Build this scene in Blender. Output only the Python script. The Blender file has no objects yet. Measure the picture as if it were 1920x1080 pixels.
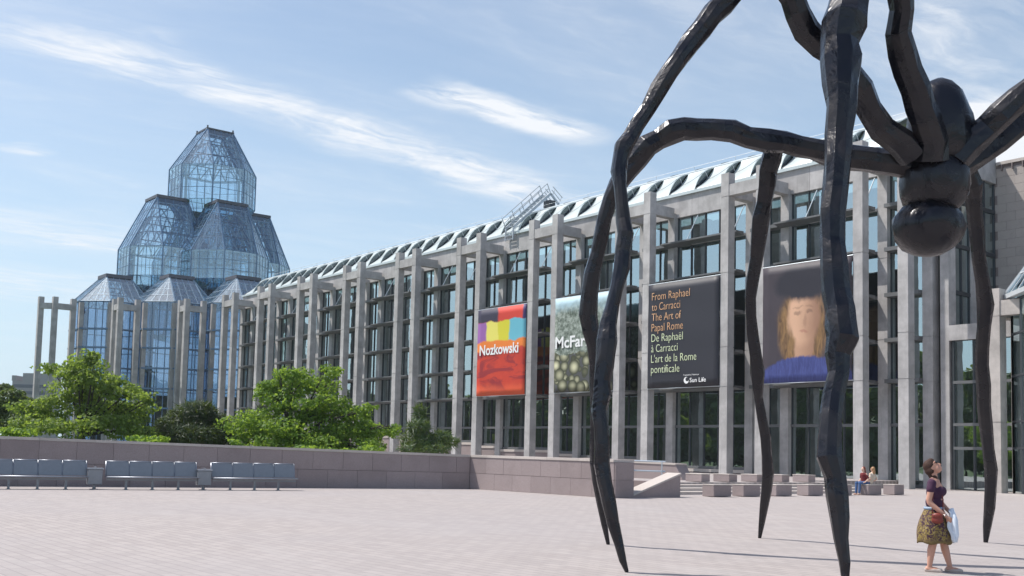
import bpy, bmesh, math, random
from mathutils import Vector, Matrix
import numpy as np
R = math.radians
SC = bpy.context.scene
COL = SC.collection

# ------------------------------------------------------------------ camera
RIGHT = Vector((0.62582464, 0.77961342, 0.02337578))
UP = Vector((0.04532827, -0.0662737, 0.99677136))
FWD = Vector((-0.77864553, 0.6227445, 0.07681424))
FPX, CYPX = 2003.2, 695.6
CAM = Vector((0, 0, 1.6))
cd = bpy.data.cameras.new('camera')
cam = bpy.data.objects.new('camera', cd)
COL.objects.link(cam)
cam.matrix_world = Matrix((
    (RIGHT.x, UP.x, -FWD.x, CAM.x), (RIGHT.y, UP.y, -FWD.y, CAM.y),
    (RIGHT.z, UP.z, -FWD.z, CAM.z), (0, 0, 0, 1)))
cd.sensor_width = 36
cd.lens = FPX / 1920 * 36
cd.shift_y = (CYPX - 540) / 1920
cd.clip_end = 6000
SC.camera = cam

def at(x, y, depth):
    """world point at photograph pixel x, y and a distance along the view axis"""
    return CAM + (RIGHT * ((x - 960) / FPX) - UP * ((y - CYPX) / FPX) + FWD) * depth

# ------------------------------------------------------------------ sky, sun, exposure
SUN_EL = R(57)
SDIR = Vector((0.79, 0.613, 0)).normalized()          # where shadows point
TRAVEL = Vector((SDIR.x * math.cos(SUN_EL), SDIR.y * math.cos(SUN_EL), -math.sin(SUN_EL)))
sl = bpy.data.lights.new('sun', 'SUN')
sl.energy = 5.0
sl.angle = R(0.55)
sl.color = (1.0, 0.955, 0.89)
sun = bpy.data.objects.new('sun', sl)
sun.rotation_euler = TRAVEL.to_track_quat('-Z', 'Y').to_euler()
sun.location = (0, 0, 60)
COL.objects.link(sun)
SC.view_settings.view_transform = 'Standard'
SC.view_settings.look = 'None'
SC.view_settings.exposure = 0.0
SC.view_settings.gamma = 1
SC.cycles.max_bounces = 6
SC.cycles.transparent_max_bounces = 24
SC.cycles.use_denoising = True

world = bpy.data.worlds.new('World')
SC.world = world
world.use_nodes = True

class NT:
    """small helper for node trees"""
    def __init__(s, tree):
        s.t = tree
        s.n = tree.nodes
        s.l = tree.links
    def node(s, typ, **kw):
        nd = s.n.new(typ)
        for k, v in kw.items():
            setattr(nd, k, v)
        return nd
    def put(s, sock, v):
        if isinstance(v, bpy.types.NodeSocket):
            s.l.new(v, sock)
        elif v is not None:
            if sock.type == 'RGBA' and len(v) == 3:
                v = (*v, 1)
            sock.default_value = v
    def math(s, op, a, b=None, c=None, clamp=False):
        nd = s.node('ShaderNodeMath', operation=op, use_clamp=clamp)
        for i, v in enumerate((a, b, c)):
            if v is not None:
                s.put(nd.inputs[i], v)
        return nd.outputs[0]
    def mix(s, f, a, b, blend='MIX'):
        nd = s.node('ShaderNodeMix', data_type='RGBA', blend_type=blend)
        s.put(nd.inputs[0], f)
        s.put(nd.inputs[6], a)
        s.put(nd.inputs[7], b)
        return nd.outputs[2]
    def noise(s, vec, scale, detail=4, rough=0.55, dist=0.0):
        nd = s.node('ShaderNodeTexNoise')
        if vec is not None:
            s.l.new(vec, nd.inputs['Vector'])
        nd.inputs['Scale'].default_value = scale
        nd.inputs['Detail'].default_value = detail
        nd.inputs['Roughness'].default_value = rough
        nd.inputs['Distortion'].default_value = dist
        return nd.outputs['Fac']
    def ramp(s, f, stops):
        nd = s.node('ShaderNodeValToRGB')
        s.put(nd.inputs[0], f)
        el = nd.color_ramp.elements
        while len(el) < len(stops):
            el.new(0.5)
        for e, (p, c) in zip(el, stops):
            e.position = p
            e.color = (c, c, c, 1) if isinstance(c, (int, float)) else (*c, 1)
        return nd.outputs[0]
    def mapr(s, v, a, b, c=0.0, d=1.0, smooth=True):
        nd = s.node('ShaderNodeMapRange', interpolation_type='SMOOTHSTEP' if smooth else 'LINEAR')
        for i, q in enumerate((v, a, b, c, d)):
            s.put(nd.inputs[i], q)
        return nd.outputs[0]
    def sep(s, v):
        nd = s.node('ShaderNodeSeparateXYZ')
        s.l.new(v, nd.inputs[0])
        return nd.outputs
    def comb(s, x, y, z):
        nd = s.node('ShaderNodeCombineXYZ')
        for i, v in enumerate((x, y, z)):
            s.put(nd.inputs[i], v)
        return nd.outputs[0]

W = NT(world.node_tree)
W.n.clear()
wout = W.node('ShaderNodeOutputWorld')
bg = W.node('ShaderNodeBackground')
bg.inputs['Strength'].default_value = 0.15
sky = W.node('ShaderNodeTexSky', sky_type='NISHITA')
sky.sun_disc = False
sky.sun_elevation = SUN_EL
# azimuth measured clockwise from +Y
sky.sun_rotation = math.atan2(-SDIR.x, -SDIR.y)
sky.air_density = 1.0
sky.dust_density = 1.6
sky.ozone_density = 2.0
tc = W.node('ShaderNodeTexCoord')
dx, dy, dz = W.sep(tc.outputs['Generated'])
zz = W.math('MAXIMUM', dz, 0.02)
px_ = W.math('DIVIDE', dx, zz)                       # cirrus layer: a plane far overhead
py_ = W.math('DIVIDE', dy, zz)
pv = W.comb(px_, py_, 0.0)
warp = W.noise(pv, 1.3, 5, 0.6)
wv = W.math('MULTIPLY', W.math('SUBTRACT', warp, 0.5), 0.30)
# long streaks that run along the wind, fine fibres across them
fib = W.noise(W.comb(W.math('MULTIPLY', W.math('ADD', px_, wv), 6.0), W.math('MULTIPLY', py_, 1.6), 0.0), 1.7, 8, 0.62, 0.6)
soft = W.noise(W.comb(W.math('MULTIPLY', px_, 1.5), W.math('MULTIPLY', py_, 0.8), 3.0), 1.1, 6, 0.6, 0.4)

puff = W.noise(W.comb(px_, py_, 5.0), 2.6, 6, 0.62, 0.8)
def streak(ax, ay, bx, by, wid, gain, lo=0.30, hi=0.75):
    L = math.hypot(bx - ax, by - ay)
    ux, uy = (bx - ax) / L, (by - ay) / L
    rx = W.math('SUBTRACT', px_, ax)
    ry = W.math('SUBTRACT', py_, ay)
    al = W.math('ADD', W.math('MULTIPLY', rx, ux), W.math('MULTIPLY', ry, uy))
    ac = W.math('ADD', W.math('SUBTRACT', W.math('MULTIPLY', rx, uy), W.math('MULTIPLY', ry, ux)), wv)
    acr = W.math('ABSOLUTE', ac)
    m = W.mapr(acr, wid, 0.0)
    m = W.math('MULTIPLY', m, W.mapr(al, -0.12 * L, 0.10 * L))
    m = W.math('MULTIPLY', m, W.mapr(al, 1.2 * L, 0.75 * L))
    m = W.math('MULTIPLY', m, W.mapr(fib, lo, hi))
    m = W.math('MULTIPLY', m, W.mapr(puff, 0.26, 0.58, 0.35, 1.1))
    return W.math('MULTIPLY', m, gain)

parts = [
    streak(-2.72, 0.66, -3.14, 2.75, 0.24, 1.05, 0.20, 0.70),
    streak(-2.40, 1.60, -2.46, 2.25, 0.14, 1.25, 0.22, 0.62),
    streak(-2.55, 0.86, -2.72, 1.14, 0.12, 0.40),
    streak(-3.82, 0.86, -3.92, 0.98, 0.12, 0.6, 0.2, 0.7),
    streak(-1.15, 1.90, -1.55, 3.3, 0.40, 0.55, 0.2, 0.8),
    streak(-1.54, 2.80, -1.64, 3.5, 0.30, 1.8, 0.1, 0.4),
    streak(-5.2, 0.9, -5.5, 1.9, 0.60, 0.6, 0.2, 0.8),
    streak(-7.0, 0.6, -7.5, 3.2, 1.2, 0.6, 0.2, 0.8),
]
cl = W.math('MULTIPLY', W.math('MULTIPLY', W.mapr(fib, 0.40, 0.90), W.mapr(soft, 0.40, 0.80)), 0.42)
cl = W.math('ADD', cl, W.math('MULTIPLY', W.mapr(soft, 0.30, 0.85), 0.20))
for p_ in parts:
    cl = W.math('ADD', cl, p_)
cl = W.math('MINIMUM', cl, 0.96)
cl = W.math('MULTIPLY', cl, W.mapr(dz, 0.02, 0.16))
hz = W.math('POWER', W.math('SUBTRACT', 1.0, W.math('MAXIMUM', dz, 0.0)), 3.0)   # milky air low down
skyc = W.mix(W.math('MULTIPLY', hz, 0.85), sky.outputs[0], (4.55, 6.0, 7.1))
cloudy = W.mix(cl, skyc, (6.3, 6.5, 6.8))
W.l.new(cloudy, bg.inputs['Color'])
W.l.new(bg.outputs[0], wout.inputs[0])

# ------------------------------------------------------------------ materials
MATS = {}
def mat(name):
    m = bpy.data.materials.new(name)
    m.use_nodes = True
    t = NT(m.node_tree)
    t.n.clear()
    MATS[name] = m
    return m, t

def finish(t, bsdf, vol=None):
    o = t.node('ShaderNodeOutputMaterial')
    t.l.new(bsdf, o.inputs[0])

def principled(t, col, rough=0.6, metal=0.0, spec=0.5, bump=None, bstr=0.3, bdist=0.02):
    b = t.node('ShaderNodeBsdfPrincipled')
    t.put(b.inputs['Base Color'], col)
    t.put(b.inputs['Roughness'], rough)
    t.put(b.inputs['Metallic'], metal)
    t.put(b.inputs['Specular IOR Level'], spec)
    if bump is not None:
        bp = t.node('ShaderNodeBump')
        bp.inputs['Strength'].default_value = bstr
        bp.inputs['Distance'].default_value = bdist
        t.l.new(bump, bp.inputs['Height'])
        t.l.new(bp.outputs[0], b.inputs['Normal'])
    return b.outputs[0]

def pos(t):
    return t.node('ShaderNodeNewGeometry').outputs['Position']

def oco(t):
    return t.node('ShaderNodeTexCoord').outputs['Object']

def simple(name, col, rough=0.6, metal=0.0, var=0.12, scale=3.0, spec=0.5, bump=0.0):
    m, t = mat(name)
    n = t.noise(pos(t), scale, 5, 0.6)
    c = t.mix(n, tuple(max(0, v * (1 - var)) for v in col), tuple(min(1, v * (1 + var)) for v in col))
    finish(t, principled(t, c, rough, metal, spec, n if bump else None, bump))
    return m

def concrete(name, base, streaks=0.25):
    m, t = mat(name)
    p = pos(t)
    x, y, z = t.sep(p)
    n1 = t.noise(p, 0.7, 5, 0.65)
    n2 = t.noise(p, 14.0, 4, 0.7)
    vert = t.noise(t.comb(t.math('MULTIPLY', x, 5.0), t.math('MULTIPLY', y, 5.0), t.math('MULTIPLY', z, 0.35)), 1.0, 4, 0.6)
    dark = tuple(v * 0.72 for v in base)
    light = tuple(min(1, v * 1.16) for v in base)
    c = t.mix(t.mapr(n1, 0.3, 0.72), dark, light)
    c = t.mix(t.math('MULTIPLY', t.mapr(vert, 0.52, 0.75), streaks), c, tuple(v * 0.55 for v in base))
    c = t.mix(t.math('MULTIPLY', t.mapr(n2, 0.55, 0.8), 0.25), c, dark)
    info = t.node('ShaderNodeObjectInfo').outputs['Random']
    c = t.mix(t.math('MULTIPLY', info, 0.22), c, tuple(v * 0.8 for v in base))
    finish(t, principled(t, c, 0.85, 0, 0.3, n2, 0.25, 0.01))
    return m

concrete('concrete', (0.47, 0.455, 0.45), 0.4)
concrete('concrete_warm', (0.50, 0.46, 0.43), 0.35)

def granite(name, a, b, rv=0.45):
    m, t = mat(name)
    p = pos(t)
    n1 = t.noise(p, 38.0, 3, 0.7)
    n2 = t.noise(p, 0.9, 4, 0.6)
    info = t.node('ShaderNodeObjectInfo').outputs['Random']
    c = t.mix(t.mapr(n1, 0.3, 0.7), a, b)
    c = t.mix(t.math('MULTIPLY', info, rv), c, tuple(v * 0.72 for v in a))
    c = t.mix(t.math('MULTIPLY', t.mapr(n2, 0.45, 0.7), 0.3), c, tuple(v * 0.7 for v in a))
    finish(t, principled(t, c, 0.7, 0, 0.35, n1, 0.2, 0.004))
    return m
granite('granite', (0.29, 0.235, 0.23), (0.395, 0.33, 0.325))
granite('granite_light', (0.52, 0.46, 0.42), (0.64, 0.58, 0.53))
granite('granite_joint', (0.19, 0.155, 0.15), (0.25, 0.205, 0.20))
granite('stone_clad', (0.36, 0.32, 0.295), (0.46, 0.41, 0.38), 0.15)

# plaza paving
m, t = mat('paving')
p = pos(t)
x, y, z = t.sep(p)
br = t.node('ShaderNodeTexBrick')
t.l.new(t.comb(x, y, 0.0), br.inputs['Vector'])
br.inputs['Scale'].default_value = 1.0
br.inputs['Brick Width'].default_value = 0.40
br.inputs['Row Height'].default_value = 0.20
br.inputs['Mortar Size'].default_value = 0.012
br.inputs['Mortar Smooth'].default_value = 0.3
br.inputs['Bias'].default_value = 0.0
br.inputs['Color1'].default_value = (0.362, 0.322, 0.308, 1)
br.inputs['Color2'].default_value = (0.422, 0.376, 0.358, 1)
br.inputs['Mortar'].default_value = (0.27, 0.243, 0.233, 1)
n1 = t.noise(p, 0.12, 5, 0.6)
n2 = t.noise(p, 1.4, 5, 0.65)
n3 = t.noise(p, 60.0, 2, 0.6)
c = t.mix(t.math('MULTIPLY', t.mapr(n1, 0.35, 0.7), 0.40), br.outputs[0], (0.35, 0.325, 0.33))
c = t.mix(t.math('MULTIPLY', t.mapr(n2, 0.5, 0.75), 0.30), c, (0.30, 0.265, 0.26))
c = t.mix(t.math('MULTIPLY', t.mapr(n3, 0.5, 0.8), 0.18), c, (0.30, 0.27, 0.26))
wear = t.noise(t.comb(t.math('MULTIPLY', x, 0.25), y, 0.0), 0.5, 5, 0.65, 1.0)
c = t.mix(t.math('MULTIPLY', t.mapr(wear, 0.5, 0.72), 0.35), c, (0.43, 0.40, 0.39))
gum = t.noise(p, 5.2, 2, 0.5)
c = t.mix(t.math('MULTIPLY', t.mapr(gum, 0.70, 0.74), 0.5), c, (0.28, 0.25, 0.25))
finish(t, principled(t, c, 0.85, 0, 0.3, br.outputs['Fac'], -0.35, 0.01))

m, t = mat('lawn')
n = t.noise(pos(t), 0.8, 5, 0.6)
finish(t, principled(t, t.mix(n, (0.03, 0.06, 0.015), (0.08, 0.12, 0.03)), 0.9))
simple('asphalt', (0.05, 0.05, 0.052), 0.9)

# glazing: partly mirror, partly see-through, as coated architectural glass is
def glazing(name, tint, refl_tint, base_refl, rough=0.01, wav=0.02, murk=0.0):
    m, t = mat(name)
    fr = t.node('ShaderNodeFresnel')
    fr.inputs['IOR'].default_value = 1.5
    info = t.node('ShaderNodeObjectInfo').outputs['Random']
    tr = t.node('ShaderNodeBsdfTransparent')
    t.put(tr.inputs[0], tint)
    gl = t.node('ShaderNodeBsdfGlossy')
    t.put(gl.inputs['Color'], refl_tint)
    gl.inputs['Roughness'].default_value = rough
    nz = t.noise(pos(t), 0.55, 2, 0.5)
    bp = t.node('ShaderNodeBump')
    bp.inputs['Strength'].default_value = wav
    bp.inputs['Distance'].default_value = 0.5
    t.l.new(nz, bp.inputs['Height'])
    t.l.new(bp.outputs[0], gl.inputs['Normal'])
    f = t.math('ADD', t.math('MULTIPLY', fr.outputs[0], 1.0), base_refl, clamp=True)
    mx = t.node('ShaderNodeMixShader')
    t.l.new(f, mx.inputs[0])
    t.l.new(tr.outputs[0], mx.inputs[1])
    t.l.new(gl.outputs[0], mx.inputs[2])
    out = mx.outputs[0]
    finish(t, out)
    return m
glazing('glass_wing', (0.46, 0.62, 0.55), (0.82, 0.96, 0.98), 0.48)
glazing('glass_tower', (0.76, 0.90, 0.98), (0.78, 0.92, 1.0), 0.22)
glazing('glass_bay_roof', (0.62, 0.78, 0.88), (0.80, 0.92, 1.0), 0.26)
glazing('glass_bay', (0.47, 0.60, 0.74), (0.66, 0.80, 0.98), 0.20)
glazing('glass_roof', (0.16, 0.22, 0.28), (0.70, 0.84, 0.92), 0.10)

simple('frame_dark', (0.055, 0.062, 0.07), 0.5, 0.3, 0.2)
simple('shelf_metal', (0.16, 0.165, 0.17), 0.55, 0.2, 0.2)
simple('frame_blue', (0.16, 0.26, 0.40), 0.5, 0.2, 0.2)
simple('frame_blue_pale', (0.26, 0.36, 0.46), 0.5, 0.1, 0.1)
simple('frame_pale', (0.55, 0.58, 0.60), 0.45, 0.2, 0.1)
simple('truss_white', (0.78, 0.81, 0.83), 0.5, 0.0, 0.1)
simple('roof_white', (0.56, 0.62, 0.62), 0.35, 0.1, 0.10, 0.8)
simple('lead_cap', (0.10, 0.105, 0.13), 0.6, 0.1, 0.2)
simple('interior_dark', (0.030, 0.036, 0.030), 0.9, 0, 0.5, 0.5)
simple('interior_floor', (0.16, 0.15, 0.13), 0.8, 0, 0.3, 0.8)
simple('interior_wall', (0.20, 0.19, 0.15), 0.9, 0, 0.4, 0.4)
simple('blind_cloth', (0.70, 0.72, 0.70), 0.9)
simple('steel', (0.34, 0.36, 0.40), 0.38, 0.85, 0.15, 8)
simple('steel_painted', (0.24, 0.255, 0.28), 0.42, 0.35, 0.12, 8)
simple('rail_metal', (0.60, 0.66, 0.70), 0.4, 0.5, 0.1)
simple('gantry_metal', (0.42, 0.46, 0.50), 0.5, 0.3, 0.2)
simple('far_wall', (0.30, 0.29, 0.30), 0.9)
simple('far_window', (0.07, 0.09, 0.12), 0.3)

# bronze
m, t = mat('bronze')
p = pos(t)
n1 = t.noise(p, 1.7, 4, 0.55, 0.6)
n2 = t.noise(p, 9.0, 4, 0.6)
c = t.mix(t.mapr(n1, 0.35, 0.7), (0.006, 0.007, 0.013), (0.020, 0.018, 0.021))
rg = t.mapr(n1, 0.35, 0.7, 0.17, 0.42)
hb = t.math('ADD', n1, t.math('MULTIPLY', n2, 0.12))
finish(t, principled(t, c, rg, 0.35, 0.6, hb, 0.6, 0.09))

def leafmat(name, a, b, trans):
    m, t = mat(name)
    rnd = t.node('ShaderNodeNewGeometry').outputs['Random Per Island']
    big = t.noise(pos(t), 0.9, 3, 0.5)
    c = t.mix(rnd, a, b)
    c = t.mix(t.math('MULTIPLY', big, 0.5), c, a)
    pr = t.node('ShaderNodeBsdfPrincipled')
    t.l.new(c, pr.inputs['Base Color'])
    pr.inputs['Roughness'].default_value = 0.5
    pr.inputs['Specular IOR Level'].default_value = 0.35
    tl = t.node('ShaderNodeBsdfTranslucent')
    t.l.new(t.mix(0.6, c, (0.42, 0.56, 0.06)), tl.inputs[0])
    mx = t.node('ShaderNodeMixShader')
    mx.inputs[0].default_value = trans
    t.l.new(pr.outputs[0], mx.inputs[1])
    t.l.new(tl.outputs[0], mx.inputs[2])
    finish(t, mx.outputs[0])
leafmat('leaf_maple', (0.085, 0.18, 0.022), (0.22, 0.37, 0.06), 0.55)
leafmat('leaf_maple_dull', (0.11, 0.18, 0.04), (0.27, 0.36, 0.11), 0.55)
leafmat('leaf_pine', (0.016, 0.034, 0.014), (0.045, 0.085, 0.028), 0.15)
leafmat('leaf_young_pine', (0.03, 0.065, 0.025), (0.08, 0.14, 0.045), 0.2)
leafmat('leaf_far', (0.03, 0.06, 0.015), (0.08, 0.14, 0.03), 0.25)
simple('bark', (0.05, 0.042, 0.036), 0.9, 0, 0.4, 9, bump=0.6)

# people
simple('skin', (0.56, 0.30, 0.215), 0.5, 0, 0.06, 6)
simple('skin_pale', (0.66, 0.42, 0.32), 0.5, 0, 0.06, 6)
simple('hair_brown', (0.050, 0.020, 0.012), 0.75, 0, 0.5, 60, bump=0.5)
simple('hair_red', (0.20, 0.045, 0.02), 0.5, 0, 0.4, 60)
simple('hair_blond', (0.36, 0.20, 0.09), 0.5, 0, 0.4, 60)
simple('plum_cotton', (0.055, 0.018, 0.050), 0.85, 0, 0.25, 20)
simple('red_leather', (0.20, 0.030, 0.020), 0.45, 0, 0.2, 15)
simple('white_cloth', (0.70, 0.77, 0.86), 0.7, 0, 0.08, 12)
simple('belt_blue', (0.32, 0.42, 0.55), 0.6)
simple('shoe_tan', (0.50, 0.42, 0.38), 0.5)
simple('black_plastic', (0.012, 0.012, 0.014), 0.25)
simple('red_cotton', (0.16, 0.018, 0.022), 0.85)
simple('denim', (0.06, 0.12, 0.26), 0.9, 0, 0.2, 14)
simple('cream_cotton', (0.60, 0.52, 0.42), 0.85)
simple('silver', (0.7, 0.7, 0.7), 0.25, 0.9)
m, t = mat('patterned_skirt')
p = oco(t)
v1 = t.noise(p, 15.0, 4, 0.65, 1.5)
v2 = t.noise(p, 27.0, 3, 0.6, 2.0)
c = t.mix(t.mapr(v1, 0.49, 0.55), (0.055, 0.020, 0.040), (0.25, 0.18, 0.050))
c = t.mix(t.mapr(v2, 0.57, 0.62), c, (0.38, 0.30, 0.13))
x, y, z = t.sep(p)
c = t.mix(t.mapr(z, 0.50, 0.44), c, (0.17, 0.12, 0.045))
finish(t, principled(t, c, 0.85))

# banners: flat print
def uvw(t):
    return t.sep(t.node('ShaderNodeTexCoord').outputs['UV'])

def box_mask(t, v, a, b, e=0.012):
    return t.math('MULTIPLY', t.mapr(v, a - e, a + e), t.mapr(v, b + e, b - e))

m, t = mat('print_abstract')
u, v, _ = uvw(t)
w1 = t.math('MULTIPLY', t.math('SUBTRACT', t.noise(t.comb(u, v, 0.0), 3.0, 4), 0.5), 0.16)
uu = t.math('ADD', u, w1)
vv = t.math('ADD', v, w1)
nz = t.noise(t.comb(u, v, 1.0), 6.0, 5)
c = t.mix(nz, (0.44, 0.022, 0.012), (0.68, 0.060, 0.020))
low = t.noise(t.comb(u, t.math('MULTIPLY', v, 3.0), 7.0), 2.2, 4, 0.6, 1.0)
c = t.mix(t.math('MULTIPLY', t.mapr(low, 0.50, 0.62), 0.85), c, (0.26, 0.012, 0.022))
c = t.mix(t.math('MULTIPLY', t.mapr(vv, 0.16, 0.05), 0.7), c, (0.80, 0.12, 0.04))
c = t.mix(box_mask(t, vv, 0.52, 0.66), c, (0.82, 0.22, 0.03))
band = box_mask(t, vv, 0.62, 0.85)
row = t.mix(t.mapr(uu, 0.16, 0.20), (0.30, 0.12, 0.38), (0.78, 0.70, 0.14))
row = t.mix(t.mapr(uu, 0.43, 0.46), row, (0.66, 0.60, 0.03))
row = t.mix(t.mapr(uu, 0.64, 0.68), row, (0.14, 0.46, 0.58))
c = t.mix(band, c, row)
top = t.mix(t.mapr(uu, 0.42, 0.46), (0.035, 0.03, 0.06), (0.62, 0.045, 0.025))
top = t.mix(t.mapr(uu, 0.92, 0.95), top, (0.05, 0.03, 0.14))
c = t.mix(t.mapr(vv, 0.84, 0.86), c, top)
finish(t, principled(t, c, 0.6, bump=nz, bstr=0.1))

m, t = mat('print_garden')
u, v, _ = uvw(t)
g1 = t.noise(t.comb(u, v, 0.0), 14.0, 6, 0.7)
g2 = t.noise(t.comb(u, v, 2.0), 4.0, 4, 0.6)
c = t.mix(t.mapr(g1, 0.35, 0.68), (0.06, 0.085, 0.06), (0.42, 0.47, 0.42))
skyp = t.math('MULTIPLY', t.mapr(t.math('ADD', v, t.math('MULTIPLY', g2, 0.35)), 0.98, 1.16), 1.0)
c = t.mix(skyp, c, (0.45, 0.62, 0.70))
gr = t.mix(g1, (0.03, 0.03, 0.04), (0.12, 0.12, 0.12))
for (sc_, ox, oy) in ((9.5, 0.2, 0.1), (7.5, 0.0, 0.0), (6.2, 0.43, 0.31)):
    vo = t.node('ShaderNodeTexVoronoi')
    t.l.new(t.comb(t.math('ADD', t.math('MULTIPLY', u, 0.80), ox), t.math('ADD', v, oy), 0.0), vo.inputs['Vector'])
    vo.inputs['Scale'].default_value = sc_
    vo.inputs['Randomness'].default_value = 0.55
    ds = vo.outputs['Distance']
    bc = t.mix(t.mapr(ds, 0.50, 0.05), (0.04, 0.045, 0.02), (0.62, 0.60, 0.40))
    gr = t.mix(t.mapr(ds, 0.50, 0.48), gr, bc)
edge = t.math('ADD', v, t.math('MULTIPLY', t.math('SUBTRACT', g2, 0.5), 0.25))
c = t.mix(t.mapr(edge, 0.43, 0.41), c, gr)
finish(t, principled(t, c, 0.6))

simple('print_black', (0.022, 0.022, 0.032), 0.55, 0, 0.1, 0.6)
simple('ink_orange', (0.66, 0.38, 0.20), 0.6, 0, 0.02)
simple('ink_green', (0.66, 0.74, 0.48), 0.6, 0, 0.02)
simple('ink_white', (0.85, 0.85, 0.85), 0.6, 0, 0.02)

# a plain stand-in for the portrait: soft fields of its colours, no likeness
m, t = mat('print_portrait_colours')
u, v, _ = uvw(t)
nz = t.noise(t.comb(t.math('MULTIPLY', u, 2.0), v, 0.0), 4.0, 6, 0.65)
wz = t.math('MULTIPLY', t.math('SUBTRACT', nz, 0.5), 0.10)
uu = t.math('ADD', u, wz)
vv = t.math('ADD', v, wz)
def blob(cx, cy, rx, ry, e=0.35):
    a = t.math('DIVIDE', t.math('SUBTRACT', uu, cx), rx)
    b = t.math('DIVIDE', t.math('SUBTRACT', vv, cy), ry)
    d = t.math('SQRT', t.math('ADD', t.math('MULTIPLY', a, a), t.math('MULTIPLY', b, b)))
    return t.mapr(d, 1.0 + e * 0.4, 1.0 - e * 0.6)
strand = t.noise(t.comb(t.math('MULTIPLY', u, 26.0), t.math('MULTIPLY', v, 5.0), 0.0), 1.0, 5, 0.7, 1.5)
hairc = t.mix(t.mapr(strand, 0.3, 0.7), (0.09, 0.045, 0.020), (0.30, 0.17, 0.065))
c = t.mix(nz, (0.030, 0.024, 0.036), (0.060, 0.046, 0.056))
c = t.mix(blob(0.46, 0.44, 0.29, 0.36, 0.30), c, hairc)
skinc = t.mix(t.mapr(uu, 0.36, 0.66), (0.66, 0.40, 0.26), (0.30, 0.16, 0.10))
c = t.mix(blob(0.48, 0.28, 0.11, 0.20, 0.3), c, t.mix(0.4, skinc, (0.25, 0.13, 0.08)))
c = t.mix(blob(0.48, 0.55, 0.19, 0.25, 0.35), c, skinc)
for ex in (0.41, 0.54):
    c = t.mix(t.math('MULTIPLY', blob(ex, 0.58, 0.042, 0.018, 0.8), 0.45), c, (0.08, 0.04, 0.03))
    c = t.mix(t.math('MULTIPLY', blob(ex, 0.625, 0.055, 0.010, 0.8), 0.28), c, (0.12, 0.06, 0.03))
c = t.mix(t.math('MULTIPLY', blob(0.495, 0.505, 0.022, 0.055, 0.9), 0.35), c, (0.22, 0.11, 0.07))
c = t.mix(t.math('MULTIPLY', blob(0.48, 0.425, 0.055, 0.014, 0.7), 0.40), c, (0.30, 0.08, 0.07))
c = t.mix(blob(0.47, 0.83, 0.34, 0.15, 0.4), c, (0.014, 0.013, 0.024))
bluec = t.mix(t.mapr(strand, 0.35, 0.7), (0.030, 0.040, 0.17), (0.060, 0.080, 0.27))
c = t.mix(blob(0.48, -0.10, 0.62, 0.32, 0.08), c, bluec)
finish(t, principled(t, c, 0.6))

# ------------------------------------------------------------------ object helpers
def empty(name, loc, label=None, cat=None, group=None, rotz=0.0):
    o = bpy.data.objects.new(name, None)
    COL.objects.link(o)
    o.location = loc
    o.rotation_euler = (0, 0, rotz)
    o.empty_display_size = 0.3
    if label:
        tag(o, label, cat, group)
    return o

def tag(o, label=None, cat=None, group=None, kind=None):
    for k, v in (('label', label), ('category', cat), ('group', group), ('kind', kind)):
        if v:
            o[k] = v
    return o

def parent_to(o, par):
    """parent, keeping o where its own coordinates put it in the world"""
    o.parent = par
    m_ = Matrix.Translation(par.location) @ par.rotation_euler.to_matrix().to_4x4()
    if par.parent is not None:
        m_ = Matrix.Translation((0, 0, 0)) if par.get('_w') else m_
    o.matrix_parent_inverse = m_.inverted() if not par.get('_w') else Matrix()

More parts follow.
